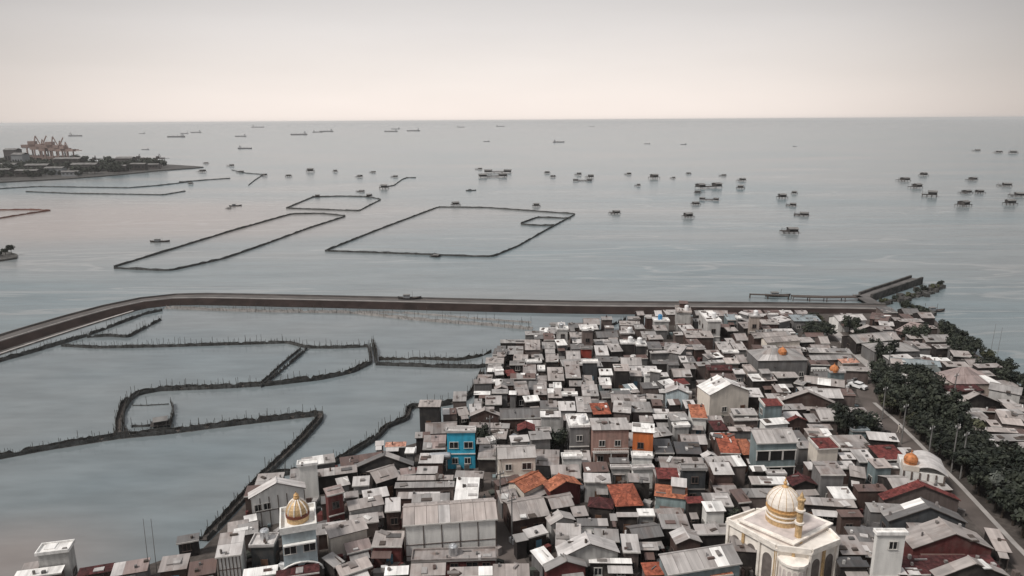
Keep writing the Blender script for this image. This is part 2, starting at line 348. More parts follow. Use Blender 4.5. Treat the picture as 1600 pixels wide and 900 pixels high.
# ------------------------------------------------------------------ houses
# each row: crop origin; near eave (xL,yL)-(xR,yR) and far visible roof line yb in 5x crop pixels; eave height; roof type; roof; wall
ROWS = """
@740 470
645 225 742 225 203 7 f white palegrey
655 350 735 345 282 4 s white grey
845 230 940 230 203 8 f white taupe
835 375 930 375 362 4.5 f grey red #red
145 420 255 425 345 3.5 s darkgrey black
262 420 388 420 355 3 s grey dark
400 385 522 385 305 4.5 s warmgrey taupe
475 300 640 295 268 3 s darkgrey dark
535 375 640 375 290 3 s grey dark
560 440 640 440 380 3 s darkgrey dark
410 485 535 480 462 4 f white taupe
280 500 400 500 470 3 s grey dark
610 450 715 450 425 3 s darkgrey grey
720 600 840 600 475 4.5 s stain dark
848 482 975 482 462 6 f white charcoal
725 465 838 465 395 4 g lightgrey taupe
955 425 1060 425 350 5 s palegrey grey
1075 400 1170 395 340 5 s lightgrey dark
1150 335 1265 335 312 6 f white dark
1270 350 1355 350 320 6 f white black
1145 258 1260 258 240 4 f palegrey taupe
1320 290 1440 290 240 3 s grey taupe
950 340 1140 335 300 3 s grey dark
965 290 1135 285 240 3 g darkgrey dark
1255 200 1325 200 188 4 f grey black
1410 160 1535 160 135 5 f white palegrey
1380 408 1580 402 380 5 s lightgrey grey
1365 375 1475 375 320 4 s darkgrey dark
1485 375 1595 385 325 4 s grey grey
1100 550 1225 550 495 6 s tan dark
985 580 1090 580 530 4 s white palegrey
985 660 1080 660 600 3 s palegrey bluegrey
1225 590 1320 590 545 4 s warmgrey grey
1335 580 1420 580 560 5 f white white
1370 545 1460 560 525 6 s white grey
1480 660 1580 640 605 4 s white grey
1450 720 1595 725 695 3 s palegrey grey
1085 730 1230 730 660 3 s greenish dark
1200 700 1285 690 650 3 s bluegrey grey
850 740 980 740 655 4 s lightgrey taupe
385 575 490 575 500 4 s stain dark
500 545 560 545 510 4 f white taupe
480 625 575 625 560 3 s stain dark
580 625 710 625 520 4 s warmgrey dark
140 640 210 640 620 3 f white dark
265 590 340 580 540 3 s maroon dark
140 720 270 720 695 4.5 s grey grey
275 735 335 735 683 4.5 s white grey
165 695 270 690 655 3.5 e warmgrey dark
335 740 440 735 630 4 s stain dark
470 735 575 735 660 3.5 s stain brown
580 760 690 760 640 4 s warmgrey dark
625 690 690 690 645 4.5 f white taupe
0 735 130 735 712 3 s white dark
0 830 60 830 765 3 s grey dark
400 790 520 780 740 4.5 s white dark
520 850 655 850 780 4 s darkgrey dark
665 860 800 860 785 5 s palegrey palegrey
690 740 815 740 725 5.5 f white dark
810 870 935 870 750 5 s lightgrey grey
935 890 1078 885 745 5 s rust dark
1085 870 1230 880 765 5 s lightgrey taupe
1240 865 1400 865 790 4 s grey taupe
1345 760 1480 770 730 4 s grey dark
1400 820 1480 820 770 4 s brown brown
1400 875 1530 880 850 3 s palegrey dark
@1040 470
80 90 205 95 42 7 f tan palegrey
325 160 440 160 82 8 f white palegrey
480 150 590 150 80 4 s bluegrey bluegrey
560 140 600 140 110 5 f white grey
660 123 745 125 105 8 f palegrey tan
750 180 890 180 125 5 s warmgrey brown
890 170 985 150 125 5 s palegrey grey
1000 160 1220 160 110 4 s bluegrey grey
160 290 380 290 235 5 s warmgrey brown
135 240 240 235 190 4 s palegrey grey
690 290 960 275 248 5 g warmgrey brown
790 330 1060 310 278 4.5 g warmgrey cream
420 385 530 385 320 4 s lightgrey taupe
540 385 640 385 320 4 s lightgrey grey
450 405 575 405 390 4 f white taupe
125 380 220 380 315 4 s tan grey
225 385 320 380 300 4 s brown brown
0 400 115 420 335 5 s lightgrey grey
120 480 240 480 410 4 s darkgrey dark
330 455 460 440 410 4 s white grey
345 485 475 480 450 4 s palegrey palegrey
470 490 580 490 445 4 s tan taupe
330 545 540 545 500 4 s darkmaroon brown
540 570 625 570 510 4 s palegrey grey
720 470 1120 465 372 5 h grey grey #hall
760 520 860 520 485 4 s palegrey dark
645 560 715 560 505 4 f tan tan
870 600 1045 595 560 5 s warmgrey black
680 630 875 625 570 4.5 s warmgrey dark
345 740 665 705 580 5 e white cream #whitegable
0 720 190 730 600 4.5 e palegrey paleblue
95 660 190 650 610 3.5 s maroon dark
880 790 1340 810 690 4 e warmgrey brown
1080 640 1400 680 605 4 g warmgrey brown
770 825 925 820 765 6 s maroon bluegrey #parapet
1120 400 1460 410 370 4 s grey dark
1140 465 1470 460 425 4 g grey taupe
1285 560 1410 560 540 5 f palegrey bluegrey #domebox
1380 490 1520 485 450 4 s palerust tan
1370 540 1600 550 515 4 s warmgrey taupe
530 890 720 890 840 5 s lightgrey grey
620 95 760 95 72 3 s pinkgrey brown
780 95 900 95 72 3 s brown brown
905 100 1000 100 74 3 s palegrey brown
700 180 745 150 120 3 s grey dark
1000 640 1080 660 610 4 s grey dark
@1280 470
150 160 375 150 110 4 g palegrey white
260 250 520 250 190 4 e warmgrey dark
290 330 640 300 255 4 g grey dark
430 400 790 395 325 4 h grey grey
540 460 740 450 420 4 s palegrey grey
560 490 960 520 460 4 g bluegrey grey
700 560 960 560 505 3.5 g greenish dark
790 440 880 450 425 3 s white grey
945 470 1030 470 445 3 s white grey
390 140 540 160 100 3 s brown brown
470 190 590 200 160 3 s palegrey dark
590 230 760 270 180 3.5 s pinkgrey brown
1050 430 1200 440 390 3.5 s warmgrey dark
960 640 1130 640 590 4 s tan tan
1050 650 1430 650 515 4.5 h pinkgrey tan
1020 715 1290 700 640 4 s darkmaroon brown
830 620 960 640 590 3.5 e palegrey palegrey
940 770 1040 790 715 5 s palegrey paleblue
1050 830 1430 800 730 3.5 e warmgrey dark
1320 690 1580 740 660 4.5 g grey palegrey
1100 850 1420 870 822 3 s brown brown
1420 880 1600 880 855 4 s palegrey taupe
650 690 830 680 650 3.5 g warmgrey dark
1100 600 1180 590 560 3 s grey dark
@560 620
465 80 640 80 24 5 s warmgrey black #stilt
870 155 1105 150 82 5 e warmgrey brown
785 150 870 140 80 3 s warmgrey dark
680 278 918 275 252 7 f palegrey blue #blue
500 410 680 405 300 4 s pinkgrey dark
440 325 560 320 275 4 s brown dark
205 395 370 390 372 3 s palerust grey
130 385 200 380 355 3 s palegrey grey
360 440 435 440 395 3.5 s white grey
-20 555 430 540 440 4 e darkgrey black
330 615 450 600 555 4 s pinkgrey brown
140 680 330 620 560 4 g warmgrey dark
300 655 740 650 600 4 s warmgrey dark
280 715 750 705 662 3.5 s grey taupe
742 830 932 830 632 4 s white white
1090 490 1395 475 390 6 g lightgrey cream #creamhouse
1190 360 1340 350 300 4 s palegrey palegrey
1345 340 1510 330 262 6 s grey grey
1240 270 1380 270 190 4 e maroon dark
1295 755 1485 660 625 4 g orange cream
1495 745 1750 690 600 4 e orange maroon
1110 830 1260 810 724 3.5 s white grey
1090 700 1280 640 605 3.5 s brown brown
1020 360 1080 350 318 4 f white white
920 370 1030 370 290 4 s warmgrey dark
@840 620
20 160 185 160 112 6 s white palegrey
245 235 415 230 142 7.5 f white grey
425 262 725 258 165 7 s lightgrey redbrown #balcony
735 272 915 285 160 7 s white orange #orangewall
735 470 905 475 437 5 f white white
740 570 915 560 530 4.5 f palegrey white
190 480 355 475 455 5 f white white
365 590 560 585 510 4 s brown brown
565 520 720 520 495 4.5 s darkgrey dark
570 560 735 560 532 4 f palegrey palegrey
360 665 575 670 597 4.5 s palegrey palegrey
610 860 830 850 672 4 h rust dark
390 860 590 880 748 4 h darkmaroon dark
910 775 1170 805 650 5 s orange teal
935 640 1110 645 555 6 s maroon dark
1170 835 1305 830 745 5 s maroon dark
1315 900 1475 895 765 5 s white white
920 440 1070 440 330 4 s charcoal black
1085 445 1290 450 352 4 s charcoal dark
920 505 1300 505 475 3.5 s darkgrey dark
1040 190 1190 185 100 5 s grey grey
1065 235 1195 230 212 5 f white palegrey
910 175 1035 175 137 4 s palegrey dark
910 320 1060 300 240 4 s lightgrey dark
1200 165 1330 170 60 5 s orange white
1380 265 1490 260 185 4.5 s darkmaroon dark
1295 480 1410 470 412 4 e palegrey paleblue
1125 570 1330 570 545 7 f grey charcoal
1375 610 1540 610 512 5 s palegrey brown
-10 280 110 275 250 6 f lightgrey grey
@1080 620
330 185 530 180 92 4 s lightgrey taupe
575 225 770 210 167 4.5 s white white
750 200 915 190 132 4 e maroon brown
920 200 1010 200 132 4 s lightgrey dark
1010 185 1160 185 97 4 g lightgrey taupe
1255 225 1500 240 142 3.5 g warmgrey dark
230 440 390 445 285 5 s rust brown
405 455 520 455 337 4 h orange brown
300 270 480 270 212 5 s tan grey
510 365 840 355 250 7 g lightgrey bluegrey #veranda
985 410 1165 400 322 5 s maroon cream #parapet
920 310 1110 310 247 4 s tan taupe
1010 610 1210 610 502 6 s stain grey
480 585 600 580 552 4 s white dark
600 610 750 610 582 4 f palegrey grey
470 680 765 685 622 4 s white dark
790 700 990 690 592 4 e darkmaroon dark
1180 490 1300 490 402 4 s palegrey taupe
1310 510 1450 510 412 4 s palegrey grey
1440 560 1580 555 482 5 s tan bluegrey
1120 800 1290 800 702 4 s white taupe
1240 620 1370 640 542 4 s warmgrey dark
370 830 470 820 722 4 s brown dark
860 840 1300 870 790 4 s warmgrey dark
1260 270 1400 270 237 4 f bluegrey bluegrey
@1280 620
480 495 690 490 377 4 s maroon dark
690 490 795 490 397 4 s palegrey taupe
390 335 630 355 277 4 s palegrey dark
500 810 1110 815 650 4 e maroon taupe
1140 190 1340 190 122 4 s warmgrey brown
1340 230 1430 235 152 4 s tan dark
1430 210 1610 230 112 4 s tan taupe
1190 265 1560 285 238 4 s tan dark
1330 350 1640 345 292 4 s grey dark
1165 330 1265 350 282 3 s white grey
1330 410 1420 420 312 4 s palegrey paleblue
1060 260 1160 265 195 3.5 s palegrey dark
1260 460 1420 450 400 4 e bluegrey paleblue
1500 480 1640 510 412 4 h maroon dark
@260 720
645 275 1090 240 128 5 e palegrey white #hut
1020 35 1180 35 12 7 f white white #plain
385 745 580 745 557 4.5 s palegrey white #sheets
80 640 250 630 588 3 s darkgrey black
-60 860 150 860 735 3.5 s stain brown
170 900 380 890 775 3.5 s brown brown
650 660 830 680 572 5 f palegrey charcoal
610 480 710 470 442 3 s white dark
480 520 640 510 440 3 s warmgrey dark
600 900 860 900 875 4 s white dark
860 895 1190 895 800 4 s darkmaroon maroon
@0 720
285 722 522 722 640 6 f white palegrey
120 900 460 900 870 4 s white taupe
165 860 290 855 820 4 s stain dark
610 890 870 880 850 3 s darkmaroon brown
870 890 1140 880 778 3 s pinkgrey grey
@520 720
125 395 405 340 290 4.5 s warmgrey palegrey
405 400 530 390 288 4 s pinkgrey brown
40 200 140 190 130 4.5 s lightgrey grey
150 200 285 190 120 4.5 s palegrey palegrey
100 290 200 290 240 5 s palegrey taupe
-50 270 95 250 200 7 s pinkgrey maroon
545 510 1290 455 338 5.6 g tan white #long
-30 610 280 530 475 4.5 s warmgrey cream
110 730 310 680 625 3.5 s pinkgrey maroon
300 670 540 670 540 4 s warmgrey maroon
50 890 320 840 785 3.5 s tan brown
0 830 100 790 735 3.5 s grey dark
610 790 1280 770 690 3.2 f stain maroon
600 905 880 895 800 4 s warmgrey maroon
910 905 1250 895 840 4 s warmgrey brown
1250 910 1540 905 805 4.5 s tan brown
400 900 590 890 855 4 s white grey
@780 720
105 475 400 425 310 4 g warmgrey brown
400 505 600 465 385 4 e lightgrey palegrey
130 640 230 620 565 3.5 s grey dark
225 605 385 560 518 3.5 s palegrey dark
610 510 855 510 455 4 s darkgrey white
470 765 945 720 560 4.5 e palegrey palegrey
965 712 1105 715 555 4.5 s palegrey taupe
335 820 445 780 684 3 s white grey
360 870 690 830 755 4 e grey maroon
700 800 1040 805 765 3.5 s white dark
1140 900 1320 890 730 4.5 s rust taupe
1050 620 1290 590 515 4 g darkgrey dark
1380 655 1590 640 514 4.5 e palegrey brown
920 440 1090 440 380 4 s lightgrey dark
1085 430 1220 430 390 4 s white palegrey
1090 700 1250 700 640 3.5 s lightgrey dark
410 380 590 350 280 4 g stain dark
580 440 700 430 320 3.5 s stain dark
870 470 925 470 445 3 s white dark
@1040 720
15 895 600 800 690 5.5 g lightgrey bluegrey
350 905 530 885 835 4 s orange brown
1380 735 1580 735 580 4 s stain dark
1380 840 1580 840 750 3.5 s charcoal dark
@1280 720
540 475 1165 490 290 4 e darkgrey charcoal
730 690 1370 695 445 4 e warmgrey maroon
1380 705 1510 722 530 3 s tan dark
450 575 700 575 522 9 f white white #tower
690 890 1460 880 738 4 s darkmaroon brown
920 920 1500 910 830 5 e warmgrey dark
620 890 800 895 800 4 s palegrey dark
160 830 400 830 745 4 s charcoal dark
170 440 350 440 382 4 s brown brown
"""
def in_poly(p, poly):
    c = False; j = len(poly) - 1
    for i in range(len(poly)):
        a, b = poly[i], poly[j]
        if (a.y > p.y) != (b.y > p.y) and p.x < (b.x - a.x) * (p.y - a.y) / (b.y - a.y) + a.x: c = not c
        j = i
    return c
class House: pass
HS = []
SLOPE = {'s': .13, 'f': 0., 'g': .40, 'h': .42, 'e': 0.}
def setup(h):
    if getattr(h, 'turn', 0):
        m = (h.L + h.R) / 2; q = Matrix.Rotation(h.turn, 3, 'Z'); h.L, h.R = m + q @ (h.L - m), m + q @ (h.R - m)
    h.u = Vector((h.R.x - h.L.x, h.R.y - h.L.y, 0)); h.w = h.u.length; h.u /= h.w
    h.n = Vector((-h.u.y, h.u.x, 0)); h.mid = Vector(((h.L.x + h.R.x) / 2, (h.L.y + h.R.y) / 2, 0)); h.rise = .21 * h.w if h.t == 'e' else 0
    h.dist = h.mid.length
def parse():
    ox = oy = 0
    for ln in ROWS.strip().splitlines():
        tk = ln.split()
        if tk[0][0] == '@': ox, oy = int(tk[0][1:]), int(tk[1]); continue
        h = House(); xl, yl, xr, yr, yb = [float(t) / 5 for t in tk[:5]]
        h.h = float(tk[5]); h.t = tk[6]; h.roof = tk[7]; h.wall = tk[8]; h.tag = tk[9][1:] if len(tk) > 9 else ''
        h.h *= 1 if h.tag else (.82 if h.h < 5.6 else .9)
        z = h.h + GZ
        h.L = at(ox + xl, oy + yl, z); h.R = at(ox + xr, oy + yr, z)
        if ox + (xl + xr) / 2 < 560 and abs(yl - yr) < 14: h.turn = .24
        setup(h)
        lo, hi = .2, 45.
        for _ in range(40):
            d = (lo + hi) / 2; p = h.mid + h.n * d; p.z = z + SLOPE[h.t] * d + h.rise
            if px(p)[1] > oy + yb: lo = d
            else: hi = d
        h.d = max(1.6, min(d, 26.)); h.D = h.d * (2 if h.t in 'gh' else 1)
        if h.t == 'g' or h.t == 'h': h.d = min(h.d, 9.); h.D = 2 * h.d
        HS.append(h)
parse()
def corners(h, k=.97):
    a = h.mid + h.n * (h.D * (1 - k) / 2); w = h.w * k / 2; d = h.D * k
    return [a - h.u * w, a + h.u * w, a + h.u * w + h.n * d, a - h.u * w + h.n * d]
def overlap(A, B):
    a, b = corners(A), corners(B)
    for ax in (A.u, A.n, B.u, B.n):
        pa = [p.dot(ax) for p in a]; pb = [p.dot(ax) for p in b]
        if max(pa) <= min(pb) or max(pb) <= min(pa): return False
    return True
HS.sort(key=lambda h: h.dist)
for i, a in enumerate(HS):               # a nearer house gives way at its hidden back
    for b in HS[i + 1:]:
        if (a.mid - b.mid).length > 45: continue
        lim = (1.12 if a.t in 'gh' else .62) * a.d
        while overlap(a, b) and a.D > lim: a.D *= .94
        if a.t not in 'gh': a.dd = a.D
N_OV = 0
# low shacks in the gaps that the photograph shows full of small roofs
TOWN = [at(x, y, GZ) for x, y in [(420, 770), (480, 745), (600, 712), (655, 692), (700, 660), (750, 605), (775, 560), (800, 545), (850, 525), (1000, 500), (1200, 497), (1290, 503), (1340, 575), (1345, 640), (1420, 705), (1480, 760), (1560, 850), (1620, 905), (300, 905)]]
LANE = [at(x, y, GZ) for x, y in [(738, 700), (762, 700), (768, 770), (830, 905), (795, 905), (744, 780)]]
RD = [at(x, y, GZ) for x, y in ROAD]
KEEP = []
for h in HS:
    if h.tag in ('veranda', 'long', 'balcony', 'orangewall', 'blue', 'creamhouse', 'whitegable', 'hut', 'sheets', 'plain'):
        k = House(); k.L, k.R = h.mid - h.u * h.w / 2 - h.n * 4.0, h.mid + h.u * h.w / 2 - h.n * 4.0; k.t = 'f'; setup(k); k.D = k.d = 3.9; KEEP.append(k)
def on_road(p, m):
    for a, b in zip(RD, RD[1:]):
        t = max(0, min(1, (p - a).dot(b - a) / (b - a).length_squared))
        if (p - a.lerp(b, t)).length < 3.2 + m: return True
    return False
MOSQ = [at(x, y, GZ) for x, y in [(1118, 848), (1236, 925), (1345, 890), (1335, 820), (1200, 800)]]
CLEAR = [at(x, y, GZ) for x, y in [(1255, 475 + 25), (1300, 505), (1300, 545), (1255, 540)]]
SH = []
TOWN2 = [at(x, y, GZ) for x, y in [(1310, 503), (1400, 494), (1440, 506), (1480, 548), (1540, 590), (1600, 640), (1640, 700), (1640, 770), (1560, 712), (1500, 668), (1448, 632), (1420, 600), (1395, 570), (1360, 545)]]
tries = 0
rr = random.Random(11)
while len(SH) < 230 and tries < 34000:
    tries += 1
    p = at(rr.uniform(380, 1640), rr.uniform(497, 905), GZ)
    if not (in_poly(p, TOWN) or in_poly(p, TOWN2)) or in_poly(p, LANE) or in_poly(p, MOSQ) or in_poly(p, CLEAR): continue
    h = House(); h.h = rr.uniform(2.2, 3.6); h.t = rr.choice('sssg'); h.roof = rr.choice(['grey', 'warmgrey', 'stain', 'darkgrey', 'palegrey', 'stain', 'brown', 'lightgrey'])
    h.wall = rr.choice(['dark', 'taupe', 'grey', 'brown', 'dark']); h.tag = 'shack'
    big = max(0, 1 - tries / 30000); w = rr.uniform(1.8, 2.6) + rr.uniform(0, 6.5) * big ** .7; a = rr.uniform(-.12, .12) + (.25 if p.x < -20 else 0); u = Vector((math.cos(a), math.sin(a), 0))
    h.L = p - u * w / 2; h.R = p + u * w / 2; setup(h); h.d = rr.uniform(1.4, 2.4) + 2.6 * big * rr.random(); h.D = h.d * (2 if h.t == 'g' else 1); h.D = min(h.D, 5); h.d = h.D / 2 if h.t == 'g' else h.D
    if on_road(h.mid + h.n * h.D / 2, h.w / 2) or h.dist < 122 and h.w < 3.3 or any((h.mid - b.mid).length < 40 and overlap(h, b) for b in HS + SH + KEEP): continue
    if not (in_poly(h.mid + h.n * h.D, TOWN) or in_poly(h.mid + h.n * h.D, TOWN2)): continue
    SH.append(h)
# shared small pieces
def win_mesh(w, hh, fm):
    b = MB(); t = .07
    b.box((0, -.03, 0), (w + .2, .10, .09), fm); b.box((0, -.02, hh), (w + .12, .08, .08), fm)
    for x in (-w / 2, w / 2, 0): b.box((x, -.02, .09), (t, .07, hh - .09), fm)
    return b.mesh('window')
def pane_mesh(w, hh):
    b = MB(); b.box((0, 0.012, .09), (w - .03, .03, hh - .10), 'pane'); return b.mesh('pane')
def door_mesh(m):
    b = MB(); b.box((0, -.01, 0), (.9, .06, 2.0), m); b.box((-.48, -.02, 0), (.07, .09, 2.08), 'frame_dark'); b.box((.48, -.02, 0), (.07, .09, 2.08), 'frame_dark'); b.box((.33, -.06, .95), (.04, .05, .14), 'gold_dull'); return b.mesh('door')
WM = {(f, s): win_mesh(*((1.0, 1.1) if s == 0 else (1.5, 1.2)), f) for f in ('frame_pale', 'frame_dark') for s in (0, 1)}
PM = {0: pane_mesh(1.0, 1.1), 1: pane_mesh(1.5, 1.2)}
DM = [door_mesh('door_brown'), door_mesh('door_blue'), door_mesh('void')]
def open_mesh(w, hh):
    b = MB(); b.box((0, 0, 0), (w, .05, hh), 'void'); b.box((-w / 2, -.03, 0), (.12, .12, hh), 'frame_pale'); b.box((w / 2, -.03, 0), (.12, .12, hh), 'frame_pale'); b.box((0, -.04, hh), (w + .3, .16, .12), 'frame_pale'); return b.mesh('veranda_opening')
OPEN = open_mesh(2.1, 1.7)
def sheet_strip(q, a, b, lift, thick):
    """strip a..b (0..1 along the eave) of a roof plane q = eave left, eave right, top right, top left"""
    el, er_, tr, tl = q; nrm = (er_ - el).cross(tl - el).normalized() if (tl - el).length > .01 else (er_ - el).cross(tr - el).normalized()
    P = [el.lerp(er_, a), el.lerp(er_, b), tl.lerp(tr, b), tl.lerp(tr, a)]
    return [p + nrm * lift for p in P], nrm
def roof_plane(h, q, roof, mb, near, rnd):
    el, er_, tr, tl = q; we = (er_ - el).length; wt = (tr - tl).length; sl = ((el + er_) / 2 - (tl + tr) / 2).length
    nrm = ((er_ - el).cross(tl - el)).normalized()
    mb.prism(q, .07, 'timber', None, 1., -nrm)
    m = 'roof_' + roof; tl_mat = roof in ('maroon', 'rust', 'orange', 'darkmaroon', 'palerust')
    n = max(1, min(14, round(we / (1.6 if h.dist < 150 else 2.4)))); ou, ov = rnd.uniform(0, 60), rnd.uniform(0, 60)
    rows = 1 if sl < 4 or tl_mat else 2
    for i in range(n):
        for r in range(rows):
            a, b = i / n + .002, (i + 1) / n - .002
            t0, t1 = r / rows, (r + 1) / rows
            q2 = [el.lerp(tl, t0), er_.lerp(tr, t0), er_.lerp(tr, t1), el.lerp(tl, t1)]
            lift = .035 + (rnd.uniform(0, .014) if not tl_mat else .01) + (.03 if r else 0)
            P, nn = sheet_strip(q2, a, b, lift, .03)
            if (P[2] - P[3]).length < .02: P = P[:3]
            uv = [(ou + we * (a if k in (0, 3) else b), ov + sl * (t0 if k in (0, 1) else t1)) for k in range(len(P))]
            m = 'roof_' + roof
            if not tl_mat and roof != 'charcoal' and rnd.random() < .13: m = 'roof_' + rnd.choice(['palegrey', 'stain', 'lightgrey', 'warmgrey', 'grey', 'white'])
            tint = rnd.uniform(.93, 1.06) if not tl_mat else rnd.uniform(.94, 1.05)
            if not tl_mat and rnd.random() < .09: tint *= rnd.uniform(.62, 1.15)
            if near:
                s = MB(); s.prism(P, .03, m, uv, tint, -nn); h.sheets.append(s)
            else: mb.prism(P, .03, m, uv, tint, -nn)
PROTO = {}
def build_house(h):
    rnd = random.Random(int(h.mid.x * 131 + h.mid.y * 17)); V = Vector
    shack = h.tag == 'shack'; near = h.dist < 128 and not shack
    root = empty('shack' if shack else 'house', (h.mid.x, h.mid.y, GZ), math.atan2(h.u.y, h.u.x)); h.root = root; h.sheets = []
    w, D, H, ov = h.w, h.D, h.h, .22 if not shack else .12
    x0, x1, y0, y1 = -w / 2, w / 2, 0., D
    wx0, wx1, wy0, wy1 = x0 + ov, x1 - ov, y0 + ov, y1 - ov * .5
    wm = 'wall_' + h.wall; rb = MB(); wl = MB(); zb = -.5
    hb = H; pk = 0.
    planes = []
    if h.t == 's':
        hb = H + .13 * D; planes = [[V((x0, y0, H)), V((x1, y0, H)), V((x1, y1, hb)), V((x0, y1, hb))]]
    elif h.t == 'g':
        rd = min(h.d, D * .9); zr = H + .40 * h.d; hb = zr - .40 * (D - rd); pk = zr
        planes = [[V((x0, y0, H)), V((x1, y0, H)), V((x1, rd, zr)), V((x0, rd, zr))], [V((x1, y1, hb)), V((x0, y1, hb)), V((x0, rd, zr)), V((x1, rd, zr))]]
    elif h.t == 'h':
        rd = min(h.d, D * .8, w * .48); zr = H + .42 * rd; ins = min(rd, w * .42); hb = zr - .42 * (D - rd); rb_ = rd
        planes = [[V((x0, y0, H)), V((x1, y0, H)), V((x1 - ins, rd, zr)), V((x0 + ins, rd, zr))], [V((x1, y1, H)), V((x0, y1, H)), V((x0 + ins, rd, zr)), V((x1 - ins, rd, zr))],
                  [V((x0, y1, H)), V((x0, y0, H)), V((x0 + ins, rd, zr)), V((x0 + ins, rd, zr))], [V((x1, y0, H)), V((x1, y1, H)), V((x1 - ins, rd, zr)), V((x1 - ins, rd, zr))]]
        hb = H
    elif h.t == 'e':
        zr = H + h.rise; pk = zr
        planes = [[V((x0, y1, H)), V((x0, y0, H)), V((0, y0, zr)), V((0, y1, zr))], [V((x1, y0, H)), V((x1, y1, H)), V((0, y1, zr)), V((0, y0, zr))]]
    c = .09
    if h.t == 'f':
        rb.box((0, D / 2, H - .16), (w, D, .16), 'roof_' + h.roof if h.roof == 'white' else 'concrete')
        b2 = MB(); b2.poly([(x0 + .14, y0 + .14, H + .006), (x1 - .14, y0 + .14, H + .006), (x1 - .14, y1 - .14, H + .006), (x0 + .14, y1 - .14, H + .006)], 'roof_' + h.roof, [(x0, y0), (x1, y0), (x1, y1), (x0, y1)])
        for (cx, cy, sx, sy) in ((0, y0 + .07, w, .14), (0, y1 - .07, w, .14), (x0 + .07, D / 2, .14, D - .29), (x1 - .07, D / 2, .14, D - .29)):
            rb.box((cx, cy, H - .003), (sx - .01, sy, .28), 'roof_' + h.roof)
        roof = rb.build('roof', root); b2.build('roof_deck', roof)
        hb = H - .1; Hw = H - .16
    else:
        for q in planes: roof_plane(h, q, h.roof, rb, near and h.t != 'h', rnd)
        if h.t in 'ge':
            a_, b_ = (V((x0 - .05, min(h.d, D * .9), pk + .07)), V((x1 + .05, min(h.d, D * .9), pk + .07))) if h.t == 'g' else (V((0, y0 - .05, pk + .07)), V((0, y1 + .05, pk + .07)))
        roof = rb.build('roof', root)
        if rnd.random() < .4 and h.t in 'sg':
            k = MB(); k.box((0, y0 - .045, H - .14), (w, .06, .2), 'frame_pale'); k.build('fascia', roof)
        if h.t in 'ge': k = MB(); k.bar(a_, b_, .11, 'roof_' + h.roof, 5); k.build('ridge_cap', roof)
        for s in h.sheets: s.build('roof_sheet', roof)
        Hw = H
    # loose boards, bricks, tyres and scraps lying on the roof
    if not h.tag in ('hall', 'domebox', 'tower', 'long', 'hut'):
        cl = MB(); nn_ = int(min(26, h.w * h.D * .26)) if h.t in 'sf' else int(min(8, h.w * h.d * .12))
        for i in range(nn_ if h.roof not in ('orange', 'maroon') else nn_ // 3):
            x = rnd.uniform(x0 + .4, x1 - .4); y = rnd.uniform(.3, (D if h.t in 'sf' else min(h.d, D) * .9) - .4) if D > 1.2 else .5
            if h.t == 's': z = H + .13 * y
            elif h.t == 'f': z = H - .05
            elif h.t == 'g': z = H + .40 * y
            elif h.t == 'e': z = H + h.rise * (1 - abs(x) / (w / 2)); y = rnd.uniform(.3, D - .3)
            else: continue
            sz = rnd.choice([(.9, .5, .18), (1.5, .14, .1), (.4, .4, .3), (1.2, 1.6, .06), (.3, .3, .5), (2.0, .9, .05)])
            cl.box((x, y, z + .02), (sz[0] * rnd.uniform(.5, 1.1), sz[1] * rnd.uniform(.5, 1.1), sz[2] + .08), rnd.choice(['roof_stain', 'roof_darkgrey', 'roof_palegrey', 'timber', 'roof_brown', 'roof_lightgrey', 'roof_white', 'concrete_dark', 'timber']), rnd.choice([0, 0, 1.57, rnd.uniform(0, 3)]), rnd.uniform(.6, 1.1))
        if cl.f: tag(cl.build('roof_clutter', root), kind='stuff')
        # a small raised room or dormer now and then
        if h.t in 'sf' and h.tag == '' and w > 4.2 and D > 3 and rnd.random() < .3:
            rw, rd2, rh = rnd.uniform(1.8, min(3.4, w * .5)), rnd.uniform(1.6, min(2.6, D * .6)), rnd.uniform(1.2, 2.1); cx = rnd.uniform(-.5, .5) * (w - rw - .4); cy = D - rd2 / 2 - rnd.uniform(.2, .5)
            k = MB(); k.box((cx, cy, H - .1), (rw, rd2, rh), 'wall_' + rnd.choice(['taupe', 'dark', 'palegrey', 'grey', 'brown', 'white'])); ur = k.build('upper_room', root)
            k = MB(); zt = H - .1 + rh; q = [V((cx - rw / 2 - .2, cy - rd2 / 2 - .25, zt + .05)), V((cx + rw / 2 + .2, cy - rd2 / 2 - .25, zt + .05)), V((cx + rw / 2 + .2, cy + rd2 / 2 + .1, zt + .4)), V((cx - rw / 2 - .2, cy + rd2 / 2 + .1, zt + .4))]
            k.prism(q, .06, 'roof_' + rnd.choice(['stain', 'palegrey', 'grey', 'warmgrey', 'white', 'maroon', 'brown']), [(p.x, p.y) for p in q]); k.build('upper_roof', ur)
    # walls with gables; tops stop just under the roof
    if h.t == 'g':
        rd = min(h.d, D * .9); side = lambda x: [V((x, wy0, zb)), V((x, wy1, zb)), V((x, wy1, hb - c + .1)), V((x, rd, pk - c)), V((x, wy0, H - c + .08))]
    elif h.t == 's': side = lambda x: [V((x, wy0, zb)), V((x, wy1, zb)), V((x, wy1, hb - c - .02)), V((x, wy0, H - c + .01))]
    else: side = lambda x: [V((x, wy0, zb)), V((x, wy1, zb)), V((x, wy1, Hw - c + (.09 if h.t == 'f' else 0))), V((x, wy0, Hw - c + (.09 if h.t == 'f' else 0)))]
    wl.poly(side(wx1), wm); wl.poly(side(wx0)[::-1], wm)
    top = Hw - (0 if h.t == 'f' else c - .02); sh = .42 * ov if h.t == 'e' else 0
    fr = [V((wx0, wy0, zb)), V((wx1, wy0, zb)), V((wx1, wy0, top + sh - .02)), V((wx0, wy0, top + sh - .02))]
    if h.t == 'e': fr.insert(3, V((0, wy0, pk - c)))
